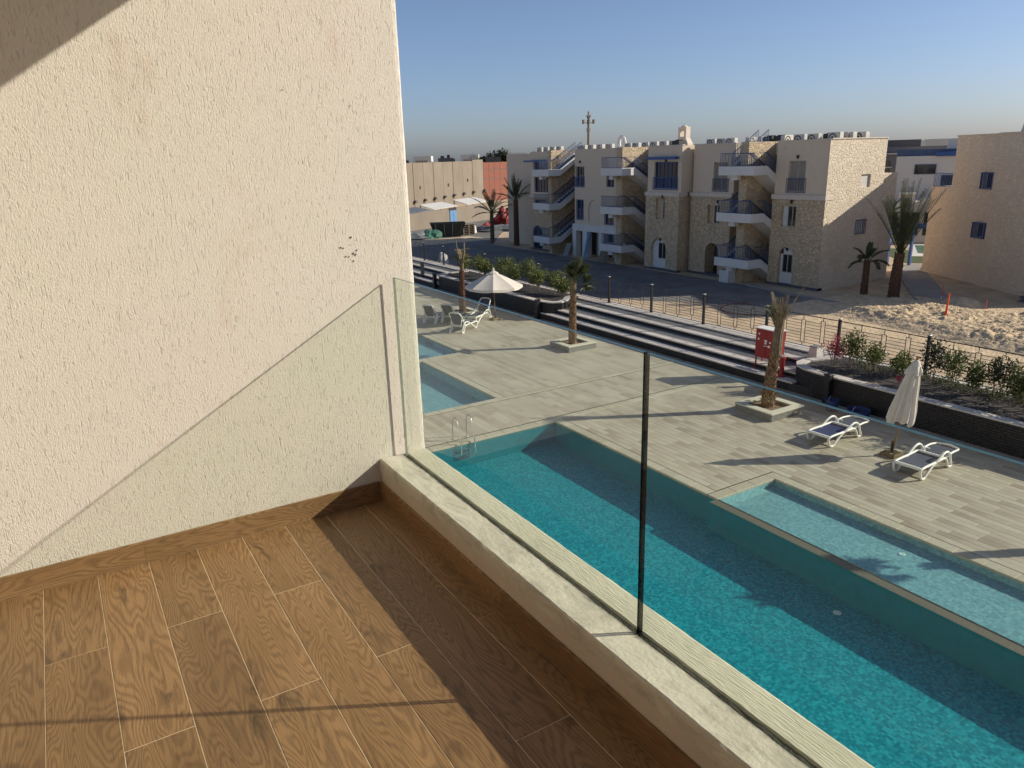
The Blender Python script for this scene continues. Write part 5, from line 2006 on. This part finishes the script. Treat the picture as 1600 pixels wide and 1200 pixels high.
def shrub(x, y, h, w, label, group, kind='leaf', n=420, z=None, tint=.55, name='shrub', cat='shrub', stems=4, leaf=.085):
    z = (0.86 - .20 * max(0, min(1, (x - 21.25) / 2.1))) if z is None else z
    h = h * random.uniform(.85, 1.25) + .12 * (h > .6)
    th = thing(name, (x, y, z), label, cat, group)
    mb = MB()
    tips = []
    for k in range(stems):
        a = random.uniform(0, 6.28)
        r = w * random.uniform(.15, .42)
        t = Vector((x + r * math.cos(a), y + r * math.sin(a), z + h * random.uniform(.55, .9)))
        mb.tube([(x + .03 * math.cos(a), y + .03 * math.sin(a), z - .06), (x + r * .35 * math.cos(a), y + r * .35 * math.sin(a), z + h * .3), t], [.018, .013, .006], 5)
        tips.append(t)
    mb.build('stem', MT['stem'], th)
    mb = MB()
    per = n // (len(tips) * 2 + 1)
    for t in tips:
        leaf_cloud(mb, t, w * .30, w * .30, h * .24, per, leaf, tint=tint)
        leaf_cloud(mb, t.lerp(Vector((x, y, z + h * .5)), .5) + Vector((random.uniform(-.1, .1), random.uniform(-.1, .1), 0)), w * .32, w * .32, h * .26, per, leaf, tint=tint - .1)
    leaf_cloud(mb, (x, y, z + h * .85), w * .2, w * .2, h * .2, per, leaf, tint=tint + .1)
    mb.build('foliage', MT[kind], th)
    return th
GL, GR_ = 'green shrubs in the planter behind the open parasol', 'green shrubs in the planter at right'
for i, (x, y, h, w) in enumerate([(22.75, 43.0, 1.25, 1.1), (22.95, 41.7, 1.3, 1.3), (22.7, 40.2, 1.2, 1.2), (23.0, 38.8, 1.35, 1.3), (22.9, 37.3, 1.15, 1.2), (23.0, 35.7, 1.3, 1.4), (22.8, 34.5, 1.35, 1.3), (22.9, 33.3, 1.25, 1.2), (23.0, 32.5, 1.0, 1.0)]):
    shrub(x, y, h, w, 'bushy yellow-green shrub in the planter behind the open parasol, ' + ORD[i] + ' from the left', GL, 'leaf', 1300, tint=.62, leaf=.11)
for i, (x, y, h, w) in enumerate([(22.55, 14.95, 1.15, .85), (22.75, 14.15, 1.15, .9), (22.85, 13.3, .75, .9), (22.6, 12.2, 1.2, .9), (22.75, 11.55, 1.35, 1.0), (22.6, 10.95, 1.1, .85), (22.7, 10.35, 1.05, .8), (22.5, 9.75, 1.0, .75), (22.7, 9.25, 1.15, .8), (22.4, 8.6, 1.05, .8), (22.6, 7.9, 1.0, .8)]):
    lab = ('young green shrub, ' + ORD[i] + ' right of the pink shrub in the brick planter') if i < 3 else ('thin-stemmed green shrub in the brick planter, ' + ORD[i - 3] + ' right of the closed parasol')
    shrub(x, y, h, w, lab, GR_ if i < 3 else 'thin-stemmed shrubs right of the closed parasol', 'leaf' if i < 3 else ('leafdark' if i % 3 == 0 else 'leaf'), 760, tint=.5 if i < 3 else .42, stems=5 if i < 3 else 4, leaf=.105)
bg_ = shrub(22.3, 15.45, 1.0, .75, 'pink flowering shrub at the rounded end of the brick planter', None, 'bract', 900, tint=.5, name='flowering_shrub', cat='shrub', leaf=.07)
shrub(21.95, 12.85, .38, .3, 'tiny pink flowering plant low in the brick planter', None, 'bract', 70, tint=.5, name='flowering_plant', cat='plant', leaf=.07, stems=2)
for k, (x, y) in enumerate(((22.2, 10.2), (22.0, 9.3), (22.1, 8.7), (21.9, 8.2))):
    shrub(x, y, .32, .35, 'low ground plant in front of the thin-stemmed shrubs, ' + ORD[k] + ' from the left', 'low plants in the right planter', 'leafdark', 60, tint=.5, name='ground_plant', cat='plant', leaf=.07, stems=2)

# low greenery that fills the back of the right planter
mb = MB()
for k in range(170):
    y = random.uniform(3.5, 15.2)
    x = random.triangular(22.5, 23.5, 23.3)
    leaf_cloud(mb, (x, y, .70 + random.uniform(.05, .40) * (x > 22.5)), .22, .25, .15, 26, .085, tint=random.uniform(.2, .55))
tag(mb.build('ground_cover', MT['leaf']), kind='stuff')
mb = MB()
for k in range(260):
    x, y = random.uniform(21.3, 23.3), random.uniform(4, 15.8)
    leaf_cloud(mb, (x, y, .87 - .20 * max(0, min(1, (x - 21.25) / 2.1))), .12, .12, .02, 5, .07, tint=random.random())
for k in range(160):
    x, y = random.uniform(21.3, 23.3), random.uniform(32, 43.5)
    leaf_cloud(mb, (x, y, .87 - .20 * max(0, min(1, (x - 21.25) / 2.1))), .12, .12, .02, 5, .07, tint=random.random())
tag(mb.build('leaf_litter', MT['dry']), kind='stuff')

# trees on the left skyline
def crown_tree(x, y, z0, h, r, label, seed, n=1500, leaf=.55):
    random.seed(seed)
    th = thing('tree', (x, y, GZ), label, 'tree', 'dark trees on the left skyline')
    mb = MB()
    mb.tube([(x, y, GZ), (x + .1, y, z0)], [.35, .18], 7)
    mb.build('trunk', MT['stem'], th)
    mb = MB()
    for k in range(11):
        a = random.uniform(0, 6.28)
        q = r * random.uniform(.0, .75)
        leaf_cloud(mb, (x + q * math.cos(a), y + q * math.sin(a), z0 + h * random.uniform(.05, .75)), r * .42, r * .42, h * .28, n // 11, leaf, tint=.5)
    mb.build('crown', MT['leafdark'], th)
crown_tree(93.5, 157, 7.2, 3.4, 4.2, 'round dark tree above the red brick wall on the skyline', 21)
crown_tree(88.5, 160, 7.0, 2.0, 2.6, 'small dark bush-like tree at the left of the round skyline tree', 22, 700)
crown_tree(100.5, 153, 7.2, 2.0, 2.2, 'small tree top peeping over the left end of the long roof', 23, 500)
random.seed(31)

# ================================================================ POOLSIDE FURNITURE
# parasol, open
um = thing('parasol', (18.95, 32.95, 0), 'open cream canvas parasol beside the far loungers', 'parasol')
UX, UY = 18.95, 32.95
mb = MB()
mb.tube([(UX, UY, .05), (UX - .02, UY - .02, 2.45)], .024, 8)
mb.build('pole', MT['pole'], um)
mb = MB()
apex = Vector((UX - .02, UY - .02, 2.50))
nrib, Rr = 8, 1.48
for k in range(nrib):
    a0, a1 = 2 * math.pi * (k + .3) / nrib, 2 * math.pi * (k + 1.3) / nrib
    def rim(a, r, z):
        return apex + Vector((r * math.cos(a), r * math.sin(a), z))
    N, Mm = 5, 4
    g = []
    for i in range(N + 1):
        f = .07 + .93 * i / N
        row = []
        for j in range(Mm + 1):
            p = rim(a0, Rr * f, -.70 * f ** 1.08).lerp(rim(a1, Rr * f, -.70 * f ** 1.08), j / Mm)
            p.z -= .045 * f * math.sin(math.pi * j / Mm)
            row.append(p)
        g.append(row)
    for i in range(N):
        for j in range(Mm):
            mb.poly([g[i][j], g[i + 1][j], g[i + 1][j + 1], g[i][j + 1]])
    for j in range(Mm):          # hanging hem
        p, q = g[N][j], g[N][j + 1]
        mb.poly([p, p + Vector((0, 0, -.13)), q + Vector((0, 0, -.13)), q])
    # wind cap
    c = [rim(a0, .26, -.06), rim(a1, .26, -.06)]
    mb.poly([apex + Vector((0, 0, .09)), c[0], c[1]])
    mb.poly([c[0], c[0] + Vector((0, 0, -.05)), c[1] + Vector((0, 0, -.05)), c[1]])
mb.build('canopy', MT['canvas'], um)
for k in range(nrib):
    a = 2 * math.pi * (k + .3) / nrib
    mb = MB()
    mb.bar(apex + Vector((0, 0, -.09)), apex + Vector((Rr * math.cos(a), Rr * math.sin(a), -.74)), .022)
    mb.bar(apex + Vector((0, 0, -.8)), apex + Vector((Rr * .5 * math.cos(a), Rr * .5 * math.sin(a), -.40)), .018)
    mb.build('rib', MT['pole'], um)
mb = MB()
mb.lathe([(.05, 0), (.06, .03), (.04, .12), (.01, .14)], 10, (apex.x, apex.y, apex.z + .07))
mb.build('finial', MT['canvas'], um)
def stone_base(th, x, y, s=.42, rz=.0):
    mb = MB()
    mb.chbox(x - s / 2, x + s / 2, y - s / 2, y + s / 2, 0.0, .10, .02)
    mb.build('base', MT['gravel'], th)
    mb = MB()
    for k in range(70):
        px, py, r = x + random.uniform(-s / 2, s / 2) * .93, y + random.uniform(-s / 2, s / 2) * .93, random.uniform(.014, .032)
        mb.faces([(px, py, .10 + r), (px + r, py, .10), (px, py + r, .10), (px - r, py, .10), (px, py - r, .10)], [(0, 1, 2), (0, 2, 3), (0, 3, 4), (0, 4, 1)])
    stuff(mb.build('pebbles', MT['gravel'], th))
    mb = MB()
    mb.tube([(x, y, .09), (x, y, .42)], .038, 8)
    mb.build('socket', MT['iron'], th)
stone_base(um, UX, UY)
# parasol, folded
BX, BY = 18.42, 10.72
uc = thing('parasol', (BX, BY, 0), 'closed cream parasol standing between the two near loungers', 'parasol')
TX, TY = BX + .30, BY - .20
mb = MB()
def pol(z):
    f = z / 2.75
    return Vector((BX + (TX - BX) * f, BY + (TY - BY) * f, z))
mb.tube([pol(.05), pol(1.0), pol(2.7)], .025, 8)
mb.build('pole', MT['pole'], uc)
mb = MB()
prof = [(.95, .285), (1.0, .30), (1.25, .285), (1.6, .235), (2.0, .185), (2.3, .145), (2.42, .12)]
seg = 40
rows = []
for z, r in prof:
    c = pol(z)
    row = []
    for k in range(seg):
        a = 2 * math.pi * k / seg
        f = 1 + .24 * math.sin(a * 8 + .4 + .3 * z) * (1.0 if z < 2.2 else .6) + .10 * math.sin(a * 3 + 1 + z)
        row.append(c + Vector((r * f * math.cos(a), r * f * math.sin(a), (.05 * math.sin(a * 8) - .08 * math.cos(a * 2 + 2)) if z < 1.02 else 0)))
    rows.append(row)
for i in range(len(rows) - 1):
    for k in range(seg):
        mb.poly([rows[i][k], rows[i][(k + 1) % seg], rows[i + 1][(k + 1) % seg], rows[i + 1][k]])
cap = [(2.30, .20), (2.36, .19), (2.52, .13), (2.64, .075), (2.68, .03)]
prv = None
for z, r in cap:
    c = pol(z)
    row = [c + Vector((r * (1 + (.2 * math.sin(2 * math.pi * k / seg * 8) if z < 2.5 else 0)) * math.cos(2 * math.pi * k / seg), r * (1 + (.2 * math.sin(2 * math.pi * k / seg * 8) if z < 2.5 else 0)) * math.sin(2 * math.pi * k / seg), 0)) for k in range(seg)]
    if prv:
        for k in range(seg):
            mb.poly([prv[k], prv[(k + 1) % seg], row[(k + 1) % seg], row[k]])
    prv = row
mb.build('folded_canopy', MT['canvas'], uc, smooth=True)
mb = MB()
mb.lathe([(.03, 0), (.035, .04), (.02, .1), (.005, .12)], 8, tuple(pol(2.67)))
mb.build('finial', MT['pole'], uc)
stone_base(uc, BX, BY)

# sun loungers
def spline(pts, n=5, closed=True):
    out = []
    k = len(pts)
    for i in range(k if closed else k - 1):
        p0, p1, p2_, p3_ = [Vector(pts[(i + q) % k]) if closed else Vector(pts[min(max(i + q, 0), k - 1)]) for q in (-1, 0, 1, 2)]
        for j in range(n):
            t = j / n
            out.append(.5 * ((2 * p1) + (p2_ - p0) * t + (2 * p0 - 5 * p1 + 4 * p2_ - p3_) * t * t + (-p0 + 3 * p1 - 3 * p2_ + p3_) * t ** 3))
    return out
def lounger(back_angle, label, group, sling='sling', rolled=False):
    """foot end at x = 0, head towards +x"""
    th = thing('sun_lounger', (0, 0, 0), label, 'sun lounger', group)
    W = .34
    for s in (-1, 1):
        y = s * W
        side = [(.0, .30), (-.02, .20), (.06, .045), (.20, .025), (.33, .12), (.55, .26), (.78, .38), (.98, .475), (1.16, .50), (1.32, .42), (1.44, .24), (1.52, .06), (1.47, .02), (1.36, .05), (1.28, .2), (1.18, .31), (.98, .335), (.60, .325), (.25, .325)]
        pts = spline([(a, y + (.02 * s if .5 < a < 1.4 and z > .36 else 0), z) for a, z in side], 4)
        mb = MB()
        mb.tube(pts, .033, 7, closed=True)
        mb.build('side_frame', MT['plastic'], th, smooth=True)
    mb = MB()
    mb.chbox(-.02, .06, -W, W, .275, .335, .012)
    mb.chbox(1.14, 1.22, -W, W, .28, .335, .012)
    mb.build('crossbar', MT['plastic'], th)
    mb = MB()
    n = 8
    for i in range(n):
        x0, x1 = .06 + 1.08 * i / n, .06 + 1.08 * (i + 1) / n
        z0, z1 = .325 - .03 * math.sin(math.pi * i / n), .325 - .03 * math.sin(math.pi * (i + 1) / n)
        mb.faces([(x0, -W + .02, z0), (x1, -W + .02, z1), (x1, W - .02, z1), (x0, W - .02, z0), (x0, -W + .02, z0 - .008), (x1, -W + .02, z1 - .008), (x1, W - .02, z1 - .008), (x0, W - .02, z0 - .008)],
                 [(0, 1, 2, 3), (7, 6, 5, 4), (0, 4, 5, 1), (2, 6, 7, 3)])
    mb.build('seat_sling', MT[sling], th)
    ca, sa = math.cos(back_angle), math.sin(back_angle)
    hx, hz, L = 1.2, .33, .78
    def bk(a, y, up=0.0):
        return (hx + a * ca - up * sa, y, hz + a * sa + up * ca)
    mb = MB()
    loop = spline([bk(0, -W + .02), bk(L * .5, -W + .02, .03), bk(L - .08, -W + .04), bk(L, -W + .12), bk(L + .02, 0, .02), bk(L, W - .12), bk(L - .08, W - .04), bk(L * .5, W - .02, .03), bk(0, W - .02)], 4, False)
    mb.tube(loop, .030, 7)
    if back_angle > .3:
        mb.tube([bk(L * .55, -W + .05), (hx + .35, -W + .05, .30)], .014, 5)
        mb.tube([bk(L * .55, W - .05), (hx + .35, W - .05, .30)], .014, 5)
    mb.build('back_frame', MT['plastic'], th, smooth=True)
    mb = MB()
    q = [bk(.03, -W + .05, -.01), bk(L - .03, -W + .08, -.01), bk(L - .03, W - .08, -.01), bk(.03, W - .05, -.01)]
    q2 = [bk(.03, -W + .05, -.02), bk(L - .03, -W + .08, -.02), bk(L - .03, W - .08, -.02), bk(.03, W - .05, -.02)]
    mb.faces(q + q2, [(0, 1, 2, 3), (7, 6, 5, 4), (0, 4, 5, 1), (1, 5, 6, 2), (2, 6, 7, 3), (3, 7, 4, 0)])
    mb.build('back_sling', MT['sling_grey'], th)
    mb = MB()
    mb.chbox(1.06, 1.15, -W + .03, W - .03, .335, .375, .02)
    for s in (-1, 1):
        mb.tube(spline([(1.20, s * .2, .35), (1.25, s * .24, .41), (1.34, s * .22, .40), (1.38, s * .15, .36)], 4, False), .02, 6)
    mb.build('headrest_bar', MT['plastic'], th)
    return th
gn = 'white loungers near the closed parasol'
gf = 'white loungers by the far palm planter'
a = lounger(R(2), 'white resin lounger with bright navy sling, left of the closed parasol', gn)
a.location = (17.5, 12.35, 0)
a.rotation_euler = (0, 0, R(2))
b = lounger(R(2), 'white resin lounger with dusty grey-blue sling, right of the closed parasol', gn, 'sling_grey')
b.location = (17.42, 9.68, 0)
b.rotation_euler = (0, 0, R(3))
f = lounger(R(58), 'white lounger nearest the pool in the far group, back raised to the left', gf, 'sling_grey')
f.location = (17.15, 32.25, 0)
f.rotation_euler = (0, 0, R(180 + 33))
dup(f, (17.55, 33.05, 0), R(30), 'white lounger of the far group beside the open parasol pole, back raised to the right')
dup(f, (17.0, 35.0, 0), R(180 + 34), 'white lounger of the far group, leftmost with its back raised')
dup(f, (17.75, 34.6, 0), R(180 + 38), 'white lounger of the far group just before the palm planter, back raised')

# pool ladders
def ladder(x, y, label):
    th = thing('pool_ladder', (x, y, 0), label, 'pool ladder', 'steel pool ladders')
    for s in (0, .46):
        mb = MB()
        pts = spline([(x + s, y + .42, .0), (x + s, y + .42, .45), (x + s, y + .36, .68), (x + s, y + .22, .74), (x + s, y + .08, .62), (x + s, y - .04, .25), (x + s, y - .09, -.02), (x + s, y - .10, -.45)], 5, False)
        mb.tube(pts, .019, 8)
        mb.lathe([(.045, 0), (.045, .012), (.02, .02)], 10, (x + s, y + .42, .004))
        mb.build('handrail', MT['steel'], th, smooth=True)
    for z in (-.16, -.36):
        mb = MB()
        mb.box(x + .02, x + .44, y - .14, y - .05, z, z + .02)
        mb.build('rung', MT['steel'], th)
ladder(9.2, 18.34, 'steel pool ladder over the far end of the deep pool')
ladder(9.0, 21.46, 'steel pool ladder of the middle pool beside the plaster wall edge', ) if False else ladder(9.75 - .75, 21.46 + .0, 'steel pool ladder in the middle pool beside the plaster wall edge')

# pool fittings
for x, y, z, r, lab in ((14.1, 7.7, -.196, .07, 'round white inlet cover on the shallow shelf floor'), (11.9, 7.6, -.735, .08, 'pale ring inlet cover on the deep pool floor')):
    mb = MB()
    mb.lathe([(r, 0), (r, .008), (r * .55, .012), (r * .5, .006)], 14, (x, y, z))
    tag(mb.build('inlet_cover', MT['white']), lab, 'inlet cover')

# fire hose cabinet
hc = thing('hose_cabinet', (21.75, 17.7, .33), 'red steel fire hose cabinet on legs behind the dry palm', 'hose cabinet')
x0, x1, y0, y1, z0, z1 = 21.45, 21.85, 17.15, 18.12, .76, 1.82
mb = MB()
mb.chbox(x0, x1, y0, y1, z0, z1, .01)
mb.build('body', MT['red'], hc)
mb = MB()
mb.box(x0 - .03, x1 + .03, y0 - .03, y1 + .03, z1 + .001, z1 + .03)
mb.build('lid', MT['print'], hc)
for ya, yb in ((y0 + .02, 17.625), (17.645, y1 - .02)):
    mb = MB()
    mb.chbox(-.47, .47, (ya - yb) / 2, (yb - ya) / 2, 0, .012, .004)
    d = mb.build('door', MT['red'], hc, local=True)
    d.rotation_euler = (0, R(-90), 0)
    d.location = Vector((x0 - .001, (ya + yb) / 2, (z0 + z1) / 2)) - hc.location
mb = MB()
fxx = x0 - .0145
for (a, b_, c, d) in ((17.93, 18.0, 1.60, 1.66), (17.95, 18.02, 1.40, 1.47), (17.60, 17.72, 1.38, 1.44), (17.62, 17.70, 1.28, 1.36), (17.60, 17.75, 1.20, 1.225), (17.45, 17.56, 1.18, 1.26), (17.42, 17.5, 1.34, 1.40)):
    mb.poly([(fxx, a, c), (fxx, a, d), (fxx, b_, d), (fxx, b_, c)])
mb.build('printed_notice', MT['print'], hc)
for x, y in ((x0 + .03, y0 + .04), (x0 + .03, y1 - .04), (x1 - .03, y0 + .04), (x1 - .03, y1 - .04)):
    mb = MB()
    zb = .33 if x < 21.53 else .50
    mb.box(x - .022, x + .022, y - .022, y + .022, zb - .004, z0)
    mb.build('leg', MT['red'], hc)
# red standpipe
sp = thing('standpipe', (21.3, 16.62, .33), 'short red standpipe beside the rounded planter end', 'standpipe')
mb = MB()
mb.lathe([(.16, 0), (.16, .04), (.10, .06), (.085, .1), (.085, .62), (.12, .63), (.12, .68), (.05, .70)], 12, (21.25, 16.72, .33))
mb.build('pipe', MT['red'], sp)
mb = MB()
mb.tube([(21.25, 16.72, 1.03), (21.25, 16.72, 1.08)], .03, 8)
mb.tube([(21.25 + .1 * math.cos(k * math.pi / 6), 16.72 + .1 * math.sin(k * math.pi / 6), 1.08) for k in range(12)], .014, 5, closed=True)
mb.build('valve_wheel', MT['trim'], sp)
# grey box seat behind
gb = thing('utility_box', (23.0, 17.1, .67), 'small grey utility box at the back of the steps by the pink shrub', 'utility box')
mb = MB()
mb.faces([(22.9, 16.55, .67), (23.3, 16.55, .67), (23.3, 16.95, .67), (22.9, 16.95, .67), (22.94, 16.6, 1.12), (23.26, 16.6, 1.12), (23.26, 16.9, 1.12), (22.94, 16.9, 1.12)],
         [(0, 3, 2, 1), (4, 5, 6, 7), (0, 1, 5, 4), (1, 2, 6, 5), (2, 3, 7, 6), (3, 0, 4, 7)])
mb.build('body', MT['ac'], gb)
mb = MB()
mb.chbox(22.92, 23.28, 16.58, 16.92, 1.121, 1.15, .01)
mb.build('lid', MT['grey'], gb)
# posts at the ends of the planters
for i, (x, y, lab) in enumerate(((20.82, 14.52, 'square black post against the right planter near the red standpipe'), (20.82, 31.75, 'square black post at the near end of the far planter'), (20.82, 43.9, 'square black post at the left end of the far planter'), (21.5, 47.2, 'square black post among the steps by the plaster wall edge'))):
    bp = thing('bollard', (x, y, 0), lab, 'bollard', 'black posts along the terrace')
    zb = 0 if x < 20.9 else .33
    mb = MB()
    mb.chbox(x - .10, x + .10, y - .10, y + .10, zb, zb + .97, .01)
    mb.build('shaft', MT['iron'], bp)
    mb = MB()
    mb.chbox(x - .12, x + .12, y - .12, y + .12, zb + .971, zb + 1.01, .012)
    mb.build('cap', MT['iron'], bp)
# blue tubs by the planter wall
for x, y, r, h, lab in ((20.3, 13.95, .20, .36, 'small upright blue tub at the foot of the brick planter wall'), (20.35, 13.05, .33, .26, 'wide low blue tub at the foot of the brick planter wall')):
    tb = thing('tub', (x, y, 0), lab, 'tub', 'blue tubs by the planter wall')
    mb = MB()
    mb.lathe([(r * .85, 0), (r, h), (r * 1.06, h), (r * 1.06, h + .025), (r * .96, h + .025), (r * .82, .04)], 18, (x, y, 0.001))
    mb.build('body', MT['sling'], tb, smooth=False)
    mb = MB()
    mb.tube(spline([(x - r, y, h), (x - r * .5, y + .03, h + .12), (x + r * .5, y + .03, h + .12), (x + r, y, h)], 4, False), .008, 5)
    mb.build('handle', MT['steel'], tb)

# marker stakes in the sand
def stake(x, y, h, label, w=.05):
    th = thing('marker_stake', (x, y, GZ), label, 'marker stake', 'red marker stakes in the sand')
    mb = MB()
    mb.tube([(x, y, GZ - .05), (x + .03, y - .03, GZ + h)], [w, w * .55], 7)
    mb.build('stake', MT['orange'], th)
    mb = MB()
    mb.tube([(x, y, GZ + .0), (x, y, GZ + .18)], w * 1.15, 7)
    mb.build('white_band', MT['print'], th)
stake(36.4, 19.4, 1.5, 'tall red and white marker stake standing in the sunlit sand', .07)
stake(39.6, 19.2, .85, 'thin short red stake at the sand edge by the paved strip', .025)
stake(42.3, 22.9, .85, 'thin dark red stake in the shade by the right-hand building', .03)
# hose lying on the sand
mb = MB()
mb.tube(spline([(32.2, 24.7, GZ + .03), (31.3, 26.1, GZ + .03), (30.4, 27.3, GZ + .03), (30.8, 28.6, GZ + .03), (32, 29.2, GZ + .03), (33.8, 29.0, GZ + .03)], 5, False), .022, 5)
tag(mb.build('hose', MT['tarp_red']), 'thin red hose curling over the sand beyond the fence', 'hose')
# planks and boards leaning on the colonnade
for (a, b_, w, lab, mname) in (((38.0, 50.7, GZ), (38.78, 51.0, 1.9), .22, 'long pale plank leaning on the white colonnade', 'doorblue'), ((37.9, 53.3, GZ), (38.6, 53.6, .75), .5, 'grey board leaning by the left stair', 'grey'), ((37.7, 48.1, GZ), (38.2, 48.25, .62), .6, 'brown board leaning in front of the middle stair', 'stem')):
    mb = MB()
    mb.bar(a, b_, w, .05)
    tag(mb.build('board', MT[mname]), lab, 'board', 'boards leaning on the long block')
# dark shrubs in the shade at right
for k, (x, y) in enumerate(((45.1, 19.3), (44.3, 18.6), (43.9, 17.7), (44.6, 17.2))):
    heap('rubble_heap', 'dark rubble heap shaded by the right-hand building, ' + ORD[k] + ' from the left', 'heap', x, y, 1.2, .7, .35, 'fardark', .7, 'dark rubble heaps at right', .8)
